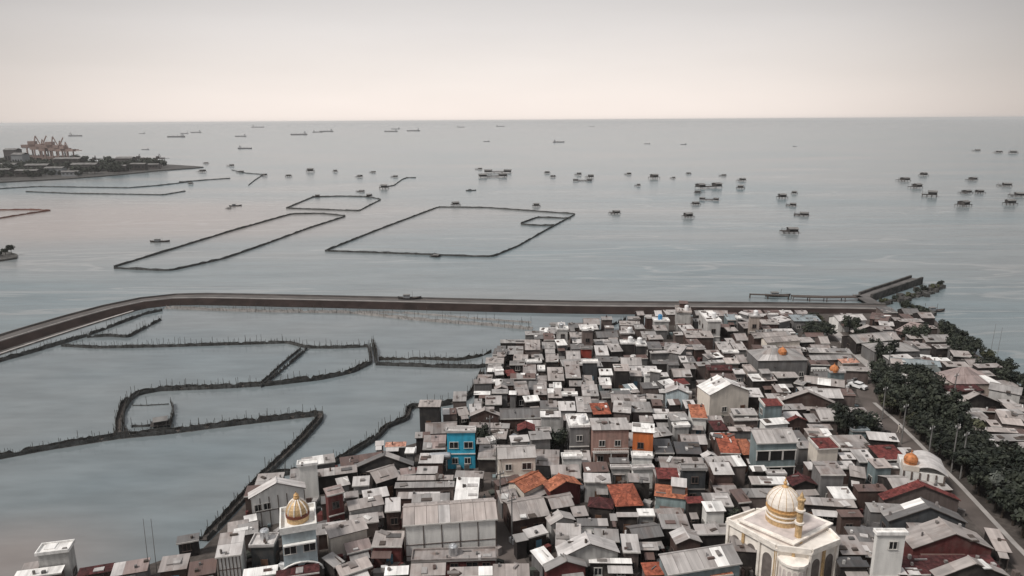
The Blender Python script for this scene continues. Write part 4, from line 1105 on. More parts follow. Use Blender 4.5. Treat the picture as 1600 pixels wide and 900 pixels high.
# ------------------------------------------------------------------ bamboo fences of the fish ponds and the nets at sea
rf = random.Random(3)
def stake_mesh(r, hh):
    b = MB(); b.bar((0, 0, -.9), (rf.uniform(-.1, .1), rf.uniform(-.1, .1), hh), r, 'bamboo', 5, r * .7); return b.mesh('stake')
STK = [stake_mesh(.06, hh) for hh in (1.5, 1.8, 2.2, 2.6)]
def fence(pts, label, rows=1, hh=1.15, gap=.8, near=False, mat='net', step=.7, berm=0., group='bamboo fences of the fish ponds', wave=.3, z=0.):
    pl = densify([at(x, y, 0) for x, y in pts], step); pl = smooth_pl(pl, 2) if len(pl) > 6 else pl
    root = empty('bamboo_fence', (pl[0].x, pl[0].y, z)); tag(root, label, 'fence', group); o = Vector((pl[0].x, pl[0].y, 0))
    if berm:
        b = MB(); A, A2, B2, B = offset(pl, berm), offset(pl, berm * .55), offset(pl, -berm * .55), offset(pl, -berm)
        hs = [.10 + .22 * (noise.noise(p * .22) * .5 + .5) for p in pl]
        for i in range(len(pl) - 1):
            s = lambda q, k, zz: q[k] - o + Vector((0, 0, zz))
            b.poly([s(B, i, -.3), s(B, i + 1, -.3), s(B2, i + 1, hs[i + 1]), s(B2, i, hs[i])], 'rock'); b.poly([s(B2, i, hs[i]), s(B2, i + 1, hs[i + 1]), s(A2, i + 1, hs[i + 1]), s(A2, i, hs[i])], 'ground'); b.poly([s(A2, i, hs[i]), s(A2, i + 1, hs[i + 1]), s(A, i + 1, -.3), s(A, i, -.3)], 'rock')
        b.build('mud_bank', root)
    ntall = 0
    for rix in range(rows):
        off = (rix - (rows - 1) / 2) * gap; q = [p - o for p in offset(pl, off)]
        pan, st = MB(), MB(); hs = [hh * (.9 + wave * noise.noise(Vector((p.x * .9, p.y * .9, rix * 7.7 + len(pts)))) + .5 * wave * noise.noise(Vector((p.x * .13, p.y * .13, rix * 3.1))) + rf.uniform(-.14, .14)) for p in pl]
        if step < 2:
            for i in range(len(hs)):
                if rf.random() < .05: hs[i] *= .25
        for i in range(len(q) - 1):
            a, b_ = q[i], q[i + 1]; d = (b_ - a).normalized(); nn = Vector((-d.y, d.x, 0)) * .03
            lean = Vector((rf.uniform(-.25, .25), rf.uniform(-.25, .25), 0)); st.bar(a + Vector((0, 0, -.6)), a + lean + Vector((0, 0, hs[i] + rf.uniform(.0, .75) ** 2)), .04, 'bamboo', 3)
            pan.poly([a - nn + Vector((0, 0, -.5)), b_ - nn + Vector((0, 0, -.5)), b_ - nn + Vector((0, 0, hs[i + 1])), a - nn + Vector((0, 0, hs[i]))], mat)
            pan.poly([b_ + nn + Vector((0, 0, -.5)), a + nn + Vector((0, 0, -.5)), a + nn + Vector((0, 0, hs[i])), b_ + nn + Vector((0, 0, hs[i + 1]))], mat)
            pan.poly([a - nn + Vector((0, 0, hs[i])), b_ - nn + Vector((0, 0, hs[i + 1])), b_ + nn + Vector((0, 0, hs[i + 1])), a + nn + Vector((0, 0, hs[i]))], mat)
            m_ = a.lerp(b_, rf.uniform(.2, .8)); st.bar(m_ + Vector((0, 0, -.6)), m_ + Vector((rf.uniform(-.2, .2), rf.uniform(-.2, .2), hs[i] + rf.uniform(-.2, .5))), .035, 'bamboo', 3)
        pan.build('net_panel', root); tag(st.build('stake_row', root), kind='stuff')
        if near:
            for i in range(0, len(q), max(2, int(len(q) * rows / 110))):
                if rf.random() < .3: continue
                s = link('stake', rf.choice(STK), root, q[i] + Vector((rf.uniform(-.2, .2), rf.uniform(-.2, .2), 0)), rf.uniform(0, 6))
    return root
F = fence
F([(-40, 722), (0, 716), (60, 704), (185, 684), (260, 677), (330, 668), (430, 656), (502, 648), (497, 660), (470, 690), (440, 718), (405, 752), (375, 786), (345, 818), (318, 846)], 'thick dark bamboo fence running across the near pond and turning back at a sharp corner', 2, .95, 1.25, True, berm=1.0)
F([(186, 684), (186, 660), (194, 632), (214, 617), (250, 610), (330, 607), (420, 602), (500, 593), (550, 582), (578, 568)], 'curved dark bamboo fence looping round the small inner pond', 2, .95, 1.1, True, berm=.8)
F([(204, 684), (194, 670), (194, 645), (204, 628)], 'short second row inside the left bend of the curved fence', 1, 1.0)
F([(580, 568), (579, 555), (576, 543)], 'short fence spur left of the gap at the middle pond', 2, 1.2, .5, True); F([(588, 567), (587, 552), (582, 536)], 'short fence spur right of the gap at the middle pond', 2, 1.4, .5, True)
F([(98, 541), (150, 544), (260, 542), (350, 539), (450, 536), (480, 544), (530, 544), (574, 542)], 'long thin bamboo fence across the far pond', 2, .7, .8, True, berm=.6)
F([(480, 546), (462, 562), (436, 584), (408, 606)], 'slanting broken fence between far and middle pond', 1, 1.0, near=True); F([(470, 546), (448, 564), (420, 590), (402, 604)], 'thin slanting fence left of the broken one', 1, .8)
F([(588, 570), (640, 572), (700, 574), (745, 575), (764, 572)], 'dark bamboo fence from the middle pond to the first houses', 2, .8, .9, True, berm=.6); F([(592, 563), (660, 562), (715, 564), (745, 559), (768, 551)], 'pale thin fence beyond the dark one leading to the houses', 1, .8, near=True, mat='bamboo', wave=.8)
F([(754, 582), (746, 600), (736, 618), (722, 628), (690, 634), (640, 638), (636, 656), (604, 668), (590, 684), (560, 704), (530, 722), (500, 735), (440, 742), (410, 750)], 'dark bamboo fence following the edge of the village', 2, 1.0, .9, True, berm=.7)
F([(268, 632), (272, 645), (266, 668)], 'short dark fence inside the curved loop', 1, 1.2, near=True); F([(206, 668), (230, 667), (252, 664)], 'low fence at the bottom of the curved loop', 1, .6, near=True); F([(208, 634), (230, 634), (264, 632)], 'row of bare stakes inside the curved loop', 1, .25, near=True, step=1.4)
F([(132, 527), (180, 509), (225, 492), (254, 486)], 'fence beside the embankment at the left', 1, 1.0, near=True); F([(136, 528), (170, 526), (200, 528), (226, 514), (252, 500)], 'triangular fence near the bend of the embankment', 1, 1.0, near=True); F([(-30, 574), (0, 565), (60, 548), (100, 536), (130, 527)], 'dark fence at the foot of the embankment on the left', 2, 1.0, .8, True)
F([(258, 482), (400, 487), (550, 489), (640, 499), (700, 504), (760, 508), (832, 515)], 'pale fence in the water along the foot of the embankment', 2, .7, 1.2, True, mat='kerb', step=1.2, wave=.5); F([(560, 488), (640, 490), (760, 500), (830, 505)], 'thin pale fence beyond the other on the far pond', 1, .6, near=True, mat='kerb', step=1.4)
F([(935, 521), (955, 510), (978, 500)], 'short slanting fence beside the far houses', 1, 1.0, near=True)
SG = 'fish enclosures in the open sea'
for lb, pts, m in [('long slanting fish enclosure of dark nets in the sea left of centre', [(178, 418), (260, 393), (360, 362), (455, 335), (500, 334), (542, 338), (480, 358), (410, 384), (350, 405), (310, 414), (265, 424), (220, 422), (178, 420)], 'net'),
                   ('small four sided fish enclosure beyond the long slanting one', [(447, 326), (490, 308), (535, 307), (575, 308), (596, 312), (578, 321), (561, 330), (505, 328), (447, 326)], 'net'), ('large four sided fish enclosure in the middle of the sea', [(508, 393), (590, 360), (685, 324), (760, 325), (830, 330), (900, 335), (850, 362), (810, 385), (770, 402), (725, 401), (600, 396), (508, 393)], 'net'),
                   ('small enclosure inside the right corner of the large one', [(892, 342), (840, 340), (811, 351), (838, 353), (866, 353)], 'net'), ('long low net line off the port shore', [(-30, 297), (60, 292), (130, 293), (200, 294), (250, 290), (300, 284)], 'net'), ('second net line nearer than the first off the port', [(40, 300), (120, 303), (200, 304), (255, 305), (290, 299)], 'net'),
                   ('reddish net line at the left edge of the sea', [(-20, 329), (40, 328), (82, 329), (40, 335), (-20, 345)], 'net_red'), ('short net line between fishing platforms beyond the small enclosure', [(600, 293), (616, 290), (628, 281), (636, 278), (650, 278)], 'net'), ('bent net line right of the port tip', [(388, 290), (398, 282), (412, 273), (385, 271), (362, 266)], 'net'), ('faint net line behind the port nets', [(280, 285), (330, 281), (360, 279)], 'net')]:
    r = F(pts, lb, 1, 1.0, near=False, mat=m, step=2.2, group=SG)
# ------------------------------------------------------------------ fishing platforms on stilts
def platform(w, d, hut, big=False):
    root = empty('fishing_platform', (0, 0, 0)); b = MB(); b.box((0, 0, .8), (w, d, .2), 'hut_dark'); b.build('deck', root)
    for i in range(4):
        for s in (-1, 1): k = MB(); x = -w / 2 + .3 + i * (w - .6) / 3; k.bar((x, s * (d / 2 - .2), -2), (x, s * (d / 2 - .2), .85), .13, 'timber', 5); k.build('stilt', root)
    huts = [-w / 2 + 2.1, w / 2 - 2.1] if big else [hut]
    for x in huts:
        b = MB(); b.box((x, 0, 1.0), (4.4, d * .75, 1.3), 'hut_dark'); hh = b.build('hut', root)
        k = MB(); k.prism([(x - 2.5, -d * .5, 2.2), (x + 2.5, -d * .5, 2.2), (x + 2.5, 0, 2.8), (x - 2.5, 0, 2.8)], .1, 'hut_roof'); k.prism([(x + 2.5, d * .5, 2.2), (x - 2.5, d * .5, 2.2), (x - 2.5, 0.01, 2.8), (x + 2.5, 0.01, 2.8)], .1, 'hut_roof'); k.build('roof', hh)
    for s in (-1, 1):
        k = MB(); k.bar((s * w / 2 * .95, 0, 1.0), (s * w / 2 * .95, 0, 2.6), .1, 'timber', 4); k.build('mast', root)
    k = MB(); k.bar((-w / 2 * .95, 0, 1.9), (w / 2 * .95, 0, 1.9), .08, 'timber', 4); k.build('rail', root)
    return root
PL = {'a': platform(7, 5, 0.), 'b': platform(8, 6, 1.5), 'c': platform(17, 6, 0, True)}
for p_ in PL.values(): p_.location = (0, -5000, 0)
used = set()
def put_platform(k, x, y, wpx, desc='dark stilted fishing platform with a small hut'):
    p = at(x, y + 2, 0); s = wpx / FPX * (p - Vector((0, 0, CAMZ))).length / {'a': 7, 'b': 8, 'c': 17}[k]; s = max(.45, min(s, 2.3))
    o = copy_tree(PL[k]); o.location = p; o.scale = (s, s, s); o.rotation_euler = (0, 0, rf.uniform(-.5, .5)); o.scale.z *= rf.uniform(.75, 1.35); want(o, desc, p + Vector((0, 0, 3)), 'sea', 'fishing platform', 'fishing platforms on the sea')
for x, y, w_ in [(855, 269, 9), (864, 275, 9), (903, 272, 10), (921, 276, 12), (981, 271, 10), (996, 289, 9), (1022, 277, 15), (1051, 277, 8), (1076, 270, 8), (1129, 273, 10), (1158, 281, 12), (1157, 293, 12), (1090, 300, 10), (1087, 318, 13), (1075, 338, 16), (960, 332, 16), (838, 321, 12), (712, 319, 14), (748, 263, 11), (577, 306, 10), (600, 293, 14), (616, 275, 10), (582, 268, 9), (561, 275, 10), (524, 267, 8), (485, 267, 12), (451, 274, 10), (412, 273, 9), (357, 324, 7), (298, 286, 7), (1222, 308, 14), (1236, 320, 14), (1233, 362, 23), (1411, 281, 15), (1430, 292, 15), (1443, 273, 11), (1452, 305, 18), (1518, 280, 13), (1508, 300, 14), (1505, 320, 18), (1569, 289, 15), (1588, 305, 16), (1578, 318, 14), (1252, 335, 20), (563, 298, 12), (494, 306, 11), (680, 399, 15), (375, 268, 10), (360, 258, 10), (322, 254, 8), (1241, 301, 9), (1530, 300, 12), (1525, 234, 9), (1559, 237, 9), (1583, 238, 10), (315, 267, 11)]:
    put_platform(rf.choice('ab'), x, y, w_)
for x, y, w_ in [(1107, 292, 40), (1108, 311, 27), (910, 281, 28), (770, 275, 42), (778, 268, 40)]: put_platform('c', x, y, w_, 'long fishing platform with a hut at each end')
put_platform('a', 252, 664, 26, 'small stilted fishing hut inside the curved pond loop')
for p_ in PL.values():
    for c in list(p_.children):
        for d_ in list(c.children): bpy.data.objects.remove(d_)
        bpy.data.objects.remove(c)
    bpy.data.objects.remove(p_)
# boats and far ships
def boat(p, ln, rz, label, hull='hull_dark'):
    root = empty('boat', p, rz); tag(root, label, 'boat', 'small boats'); b = MB(); n = 8; S = []
    for i in range(n + 1):
        t = i / n * 2 - 1; w = ln * .13 * (1 - abs(t) ** 2.4) + .03; sh = .5 + .45 * abs(t) ** 2.5; S.append([Vector((t * ln / 2, -w, sh)), Vector((t * ln / 2 * .96, -w * .6, -.2)), Vector((t * ln / 2 * .96, w * .6, -.2)), Vector((t * ln / 2, w, sh))])
    for i in range(n):
        for j in range(3): b.poly([S[i][j], S[i][j + 1], S[i + 1][j + 1], S[i + 1][j]][::-1], hull)
        b.poly([S[i][0] - Vector((0, 0, .15)), S[i + 1][0] - Vector((0, 0, .15)), S[i + 1][3] - Vector((0, 0, .15)), S[i][3] - Vector((0, 0, .15))], 'timber')
    b.build('hull', root); b = MB(); b.box((-ln * .12, 0, .4), (ln * .26, ln * .16, 1.0), 'hull_grey'); b.box((-ln * .12, 0, 1.41), (ln * .3, ln * .2, .1), 'hut_roof'); b.build('cabin', root)
    b = MB(); b.bar((ln * .12, 0, .3), (ln * .12, 0, 2.6), .05, 'timber', 4); b.build('mast', root)
    return root
for x, y, l_, a, lb in [(250, 378, 10, .1, 'dark boat lying alone left of the long slanting enclosure'), (736, 298, 10, .4, 'dark boat heading right beyond the large enclosure'), (1215, 463, 9, .0, 'dark boat moored below the thin jetty'), (640, 467, 8, 0, 'dark boat drawn up on the embankment crest'), (368, 322, 9, .5, 'low boat beside the small platform right of the reddish nets'), (1440, 486, 8, 0, 'dark boat moored off the point right of the trees'), (1460, 487, 7, .1, 'outermost small boat moored off the point')]:
    boat(at(x, y, 1.9 if y == 467 else 0.02), l_, a, lb)
def ship(x, y, wpx, desc):
    p = at(x, y, 0); s = wpx / FPX * (p - Vector((0, 0, CAMZ))).length; root = empty('cargo_ship', p, rf.choice([0, math.pi]) + rf.uniform(-.2, .2)); h = s * .075
    b = MB(); top = [Vector((-s / 2, -s * .07, h)), Vector((s * .4, -s * .07, h)), Vector((s / 2, 0, h * 1.15)), Vector((s * .4, s * .07, h)), Vector((-s / 2, s * .07, h))]; b.prism(top, h * 1.3, 'ship_hull'); b.build('hull', root)
    b = MB(); b.box((-s * .36, 0, h), (s * .13, s * .11, h * 1.4), 'ship_white'); b.build('superstructure', root); b = MB(); b.box((-s * .37, 0, h * 2.41), (s * .04, s * .04, h * .7), 'ship_hull'); b.build('funnel', root)
    for t in (-.1, .15): b = MB(); b.bar((s * t, 0, h), (s * t, 0, h * 2.1), s * .008, 'ship_hull', 4); b.build('mast', root)
    want(root, desc, p, 'sea', 'ship', 'ships anchored near the horizon')
for x, y, w_ in [(118, 213, 20), (46, 231, 18), (275, 214.5, 24), (288, 209, 12), (306, 207.5, 16), (376, 213.5, 16), (383, 232.5, 20), (403, 199.5, 18), (467, 211, 24), (497, 207, 16), (510, 206, 20), (611, 206, 20), (618, 202, 14), (646, 205, 20), (720, 199, 12), (782, 198, 14), (760, 221.5, 10), (873, 222.5, 18), (925, 198, 8), (1011, 225, 9), (1068, 226, 9), (227, 234, 10), (222, 209, 9), (1242, 229, 6)]:
    ship(x, y, w_, 'hazy grey ship')
# ------------------------------------------------------------------ port headland far left
PORT = [(-200, 290), (-60, 287), (0, 284), (60, 281), (100, 279), (180, 273), (250, 266), (305, 262), (318, 260.5), (300, 259), (250, 256), (150, 252), (0, 246), (-200, 244)]
pp = [at(x, y, 1.2) for x, y in PORT]; sheet('headland', pp, 'rock', thick=2.5)
islet = [at(x, y, .8) for x, y in [(-60, 398), (-20, 391), (10, 392), (27, 397), (26, 402), (0, 406), (-60, 408)]]; sheet('islet', islet, 'rock', thick=1.6)
FT = [(crown_mesh(90, 6.5, 4.5, 420, 1.0, 'leaf_dark'), 5.0), (crown_mesh(91, 5, 5, 340, .95, 'leaf_dark'), 5.5)]
FTR = trunk_mesh(92, 4.5, 5)
P_ = [at(x, y, 1.2) for x, y in [(-90, 286), (-30, 284), (60, 279.5), (180, 272), (255, 264.5), (250, 257.5), (150, 255), (0, 251), (-90, 250)]]
n_ = 0; pts = []; cand = []
while n_ < 300:
    p = Vector((rt.uniform(min(q.x for q in P_), max(q.x for q in P_)), rt.uniform(min(q.y for q in P_), max(q.y for q in P_)), 1.2))
    if not in_poly(p, P_): continue
    n_ += 1; cand.append(p)
cand.sort(key=lambda q: q.y); wood = MB()
for p in cand[60:]:
    m_ = FT[rt.randrange(2)]; s_ = rt.uniform(.7, 1.3); rot = Matrix.Rotation(rt.uniform(0, 6), 3, 'Z')
    for src, dz in ((m_[0], m_[1]), (FTR, 0)):
        nmats = src.materials[0].name
        for pg in src.polygons: wood.poly([p + rot @ (src.vertices[i].co + Vector((0, 0, dz))) * s_ for i in pg.vertices], nmats, None, 1.)
tag(wood.build('woodland'), kind='stuff')
for p in cand[:60]:
    r = empty('tree', p, rt.uniform(0, 6)); k = rt.randrange(2); s_ = rt.uniform(.6, 1.2); r.scale = (s_, s_, s_ * .9); link('crown', FT[k][0], r, (0, 0, FT[k][1])); link('trunk', FTR, r); want(r, ['broad', 'rounded'][k] + ' dark tree on the headland', p, 'sea', 'tree', 'trees on the port headland')
def crane(x, y, hh, boom, label, mat):
    p = at(x, y, 1.2); root = empty('gantry_crane', p, rt.uniform(-.2, .2)); tag(root, label, 'crane', 'port cranes'); w, d = hh * .42, hh * .35
    for sx in (-1, 1):
        for sy in (-1, 1): b = MB(); b.bar((sx * w / 2, sy * d / 2, -1), (sx * w / 2, sy * d / 2, hh * .62), hh * .028, mat, 4); b.build('leg', root)
    for sy in (-1, 1): b = MB(); b.bar((-w / 2, sy * d / 2, hh * .3), (w / 2, sy * d / 2, hh * .3), hh * .025, mat, 4); b.build('portal_beam', root)
    b = MB(); b.box((0, 0, hh * .6), (w * 2.1, d * .5, hh * .1), mat); b.build('girder', root); b = MB(); b.box((-w * .2, 0, hh * .7), (w * .5, d * .7, hh * .12), mat); b.build('machine_house', root)
    b = MB(); b.bar((-w * .1, 0, hh * .7), (w * .1, 0, hh), hh * .022, mat, 4); b.bar((w * .4, 0, hh * .7), (w * .1, 0, hh), hh * .018, mat, 4); b.build('apex_frame', root)
    b = MB(); e = (w * .6 + boom * .4, 0, hh * .65 + boom * .9) if boom else (w * 1.9, 0, hh * .64); b.bar((w * .5, 0, hh * .64), e, hh * .022, mat, 4); b.build('boom', root)
for i, (x, hh, bm) in enumerate([(60, 50, 16), (70, 44, 0), (80, 40, 0), (87, 49, 14), (97, 42, 0), (106, 40, 0)]): crane(x, 257 + .3 * i, hh * .82, bm, ['leftmost tall orange crane of the port with raised boom', 'orange crane right beside the tall leftmost one', 'third orange crane from the left at the port', 'second tall orange crane with raised boom', 'orange crane right of the second tall one', 'rightmost of the tightly grouped orange port cranes'][i], 'crane_orange')
for i, x in enumerate((150, 219, 250)): crane(x, 260, 17 if i else 15, 0, ['low dark crane behind the middle of the headland', 'left one of two dark yard cranes near the tip of the headland', 'right one of two dark yard cranes near the tip of the headland'][i], 'crane_dark')
def block(x, y, w, d, hh, mat, label, name='warehouse'):
    p = at(x, y, 1.2); root = empty(name, p, .05); tag(root, label, name, 'port buildings'); b = MB(); b.box((0, 0, -.5), (w, d, hh + .5), mat); b.build('wall', root)
    k = MB(); k.prism([(-w / 2 - .5, -d / 2 - .5, hh + .02), (w / 2 + .5, -d / 2 - .5, hh + .02), (w / 2 + .5, 0, hh + d * .15), (-w / 2 - .5, 0, hh + d * .15)], .3, 'hut_roof'); k.prism([(w / 2 + .5, d / 2 + .5, hh + .02), (-w / 2 - .5, d / 2 + .5, hh + .02), (-w / 2 - .5, .02, hh + d * .15), (w / 2 + .5, .02, hh + d * .15)], .3, 'hut_roof'); k.build('roof', root)
    for i in range(4): b = MB(); b.box((-w * .36 + i * w * .24, -d / 2 - .1, hh * .45), (w * .12, .2, hh * .22), 'pane'); b.build('window', root)
block(24, 262, 16, 14, 24, 'crane_dark', 'dark tower block at the left of the port', 'silo'); block(35, 264, 14, 16, 19, 'hull_grey', 'pale grey tower block beside the dark one', 'silo')
block(198, 261, 22, 14, 12, 'crane_dark', 'dark warehouse left of the yard cranes'); block(110, 262, 34, 14, 12, 'hut_dark', 'long dark warehouse below the orange cranes'); block(15, 268, 22, 12, 9, 'hull_grey', 'pale low warehouse at the left edge of the headland'); block(160, 266, 16, 9, 6, 'hull_grey', 'small pale shed among trees on the headland'); block(185, 268, 22, 9, 7, 'hut_dark', 'brown low shed at the water side of the headland')
for i, (x, y, w_, d_, h_, m) in enumerate([(62, 271, 26, 12, 10, 'hut_dark'), (88, 273, 20, 10, 8, 'hull_grey'), (135, 268, 30, 12, 9, 'crane_dark'), (218, 266, 18, 9, 8, 'hut_dark'), (45, 276, 24, 9, 7, 'hut_dark'), (112, 275, 18, 8, 5, 'hull_grey'), (240, 264, 16, 8, 6, 'crane_dark'), (5, 276, 20, 9, 8, 'hut_dark')]):
    block(x, y, w_, d_, h_, m, ['broad dark shed in front of the orange cranes', 'pale shed in front of the rightmost orange cranes', 'long dark shed among the trees in the middle of the headland', 'dark shed below the yard cranes', 'dark shed on the near shore of the headland', 'low pale hut on the near shore of the headland', 'dark shed closest to the tip of the headland', 'dark shed at the left edge near the water'][i])
# ------------------------------------------------------------------ jetty and breakwaters at the end of the embankment
def jetty(pts, w, label, pile, mat='concrete_dark', z=1.5, wallside=False):
    pl = densify([at(x, y, z) for x, y in pts], 5); root = empty('jetty', (pl[0].x, pl[0].y, 0)); tag(root, label, 'jetty', 'jetties at the point'); o = Vector((pl[0].x, pl[0].y, 0)); A, B = offset(pl, w / 2), offset(pl, -w / 2)
    b = MB()
    for i in range(len(pl) - 1): b.prism([B[i] - o, B[i + 1] - o, A[i + 1] - o, A[i] - o], .3, mat)
    b.build('deck', root)
    if pile:
        for i in range(0, len(pl)):
            for q in (A, B): k = MB(); k.bar(q[i] - o + Vector((0, 0, -3)), q[i] - o, .16, 'timber', 5); k.build('pile', root)
    if wallside:
        for q, hh in ((B, .9), (A, .9)):
            k = MB()
            for i in range(len(pl) - 1):
                d = (q[i + 1] - q[i]).normalized(); nn = Vector((-d.y, d.x, 0)) * .35; c = q[i] - o; e = q[i + 1] - o; Z = Vector((0, 0, hh))
                k.prism([c - nn + Z, e - nn + Z, e + nn + Z, c + nn + Z], 4.2, 'rock')
            k.build('side_wall', root)
    return root
jetty([(1172, 459), (1200, 460), (1232, 461.5)], 1.0, 'thin far end of the plank jetty left of the junction', True, 'timber'); jetty([(1238, 462), (1290, 463.5), (1346, 463)], 2.6, 'dark plank jetty leading left from the junction', True, 'timber'); jetty([(1342, 460), (1360, 470), (1384, 486)], 4.2, 'grey walkway from the embankment to the junction', False, 'crest')
jetty([(1352, 462), (1372, 455), (1400, 446), (1432, 435)], 4.0, 'thick dark breakwater walkway running out to sea from the junction', False, 'crest', 1.6, True)
pl = densify([at(x, y, 0) for x, y in [(1384, 476), (1410, 468), (1440, 459), (1468, 449)]], 3); k = MB()
rk = random.Random(9)
root = empty('breakwater', (pl[0].x, pl[0].y, 0)); tag(root, 'rough rock breakwater with bushes right of the walkway', 'breakwater')
for p in pl:
    for j in range(5):
        c = p - pl[0] + Vector((rk.uniform(-2.2, 2.2), rk.uniform(-2.2, 2.2), 0)); s_ = rk.uniform(.7, 1.5); k.box((c.x, c.y, -.8), (s_ * 1.4, s_, .8 + rk.uniform(.5, 1.5)), 'rock', rk.uniform(0, 3))
tag(k.build('rock', root), kind='stuff')
for i, p in enumerate(pl[::2]):
    if rk.random() < .85: r = tree(p + Vector((rk.uniform(-1, 1), rk.uniform(-1, 1), -.6)), rk.choice([1, 4]), rk.uniform(.55, .85), rk.uniform(0, 6)); want(r, 'dark bush on the rock breakwater', r.location, 'sea', 'tree', 'bushes on the breakwater')
for i in range(8): r = tree(at(-45 + i * 9, 400 + rk.uniform(-3, 3), .6), rk.choice([0, 1, 4]), rk.uniform(.5, .8), rk.uniform(0, 6)); want(r, 'dark bush on the islet', r.location, 'sea', 'tree', 'bushes on the islet')
r = sheet('rubble_shore', [at(x, y, 1.0) for x, y in [(1428, 486), (1452, 484), (1464, 488), (1450, 493)]], 'rock', thick=1.6)
# ------------------------------------------------------------------ roof-top tanks, poles, laundry
def tank_mesh(m, r, hh):
    b = MB(); b.lathe([(0, 0), (r, 0), (r, hh), (r * .85, hh + .12), (r * .3, hh + .22), (0, hh + .24)], m, 12); return b.mesh('tank')
def lid_mesh(m, r): b = MB(); b.lathe([(r, 0), (r, .12), (0, .16)], m, 8); return b.mesh('lid')
TK = [(c, tank_mesh('tank_' + c, .62, 1.25), lid_mesh('tank_' + c, .22)) for c in ('white', 'blue', 'orange', 'steel')]; ra = random.Random(21); nk = 0
for h in HS:
    if h.t == 'f' and h.D > 1.9 and h.w > 2.5 and ra.random() < .5 and h.tag not in ('domebox', 'tower'):
        c, tm, lm = TK[ra.choice([0, 0, 3, 3, 1])]; y = ra.uniform(.3, .7) * h.D; x = ra.uniform(-.35, .35) * (h.w - 1.6); p = h.mid + h.u * x + h.n * y; p.z = GZ + h.h + .008; o = empty('water_tank', p); link('tank', tm, o); link('lid', lm, o, (0, 0, 1.42)); nk += 1
        want(o, {'steel': 'steel'}.get(c, c) + ' water tank on a flat roof', p, 'house', 'water tank', 'roof water tanks')
p = at(688, 734, GZ); o = empty('water_tank', (p.x, p.y, GZ + 2.6), .1); b = MB(); b.lathe([(0, -1.9), (.6, -1.8), (.66, -1.6), (.66, 1.6), (.6, 1.8), (0, 1.9)], 'tank_steel', 14); t_ = b.build('tank', o); t_.rotation_euler = (0, math.pi / 2, 0)
for s in (-1.1, 1.1): b = MB(); b.box((s, 0, -2.7), (.25, 1.2, 2.15), 'concrete'); b.build('cradle', o)
tag(o, 'silver tank lying on its side below the blue house', 'water tank')
def pole(x, y, hh, lb):
    if 'bare' in lb or 'thin' in lb:
        p = at(x, y, GZ); o = empty('bare_pole', p); tag(o, lb, 'pole', 'bare poles'); b = MB(); b.bar((0, 0, -1), (.25, 0, hh), .055, 'pole_grey', 5, .03); b.build('pole', o); return p
    p = at(x, y, GZ); o = empty('utility_pole', p); tag(o, lb, 'utility pole', 'utility poles'); b = MB(); b.bar((0, 0, -.4), (0, 0, hh), .13, 'pole_grey', 6, .09); b.build('pole', o); b = MB(); b.box((0, 0, hh - .6), (1.5, .1, .12), 'pole_grey', .5); c = b.build('crossarm', o)
    for s in (-.6, 0, .6): b = MB(); b.bar((s * math.cos(.5), s * math.sin(.5), hh - .48), (s * math.cos(.5), s * math.sin(.5), hh - .2), .05, 'tank_white', 6); b.build('insulator', c)
    return p
for x, y, hh, lb in [(1486, 738, 9, 'pale utility pole standing in the tree belt behind the white hall'), (1500, 748, 8.5, 'pale utility pole right of the other in the tree belt'), (1487, 640, 8, 'pale utility pole beside the white sheds on the shore side'), (1386, 592, 7, 'utility pole beside the bend of the footpath'), (1546, 560, 9, 'thin pole among the shore trees at the right'), (1556, 566, 9, 'thin pole right of the other among the shore trees'), (776, 742, 7, 'utility pole beside the brown lane'), (800, 850, 7.5, 'utility pole at the lower end of the brown lane'), (1378, 655, 7, 'utility pole at the upper end of the coast road'), (234, 905, 9, 'bare pole rising over the pond at the lower left'), (246, 905, 9, 'second bare pole standing over the pond at the lower left')]:
    pole(x, y, hh, lb)
for x, y, hh, lb in [(1412, 694, 8, 'utility pole at the road bend behind the maroon roofs'), (1452, 732, 8, 'utility pole at the road side by the white hall'), (770, 705, 7, 'utility pole at the upper end of the brown lane'), (786, 800, 7, 'utility pole halfway down the brown lane')]: pole(x - 4, y, hh, lb)
def cable(pa, pb, ha, hb, lb):
    a, b_ = at(*pa, GZ) + Vector((0, 0, ha - .3)), at(*pb, GZ) + Vector((0, 0, hb - .3)); o = empty('overhead_cable', a); tag(o, lb, 'cable', 'overhead cables'); P = [(b_ - a) * (i / 10) - Vector((0, 0, .9 * math.sin(math.pi * i / 10))) for i in range(11)]
    for s in (-.45, .45):
        b = MB()
        for p, q in zip(P, P[1:]): b.bar(p + Vector((s, 0, 0)), q + Vector((s, 0, 0)), .025, 'void', 3)
        b.build('wire', o)
cable((1378, 655), (1408, 694), 7, 8, 'sagging cable at the upper end of the coast road'); cable((1408, 694), (1448, 732), 8, 8, 'sagging cable at the road bend near the white hall')
cable((766, 705), (776, 742), 7, 7, 'sagging cable at the top of the brown lane'); cable((776, 742), (782, 800), 7, 7, 'sagging cable over the middle of the brown lane'); cable((782, 800), (800, 850), 7, 7.5, 'sagging cable over the lower end of the brown lane')
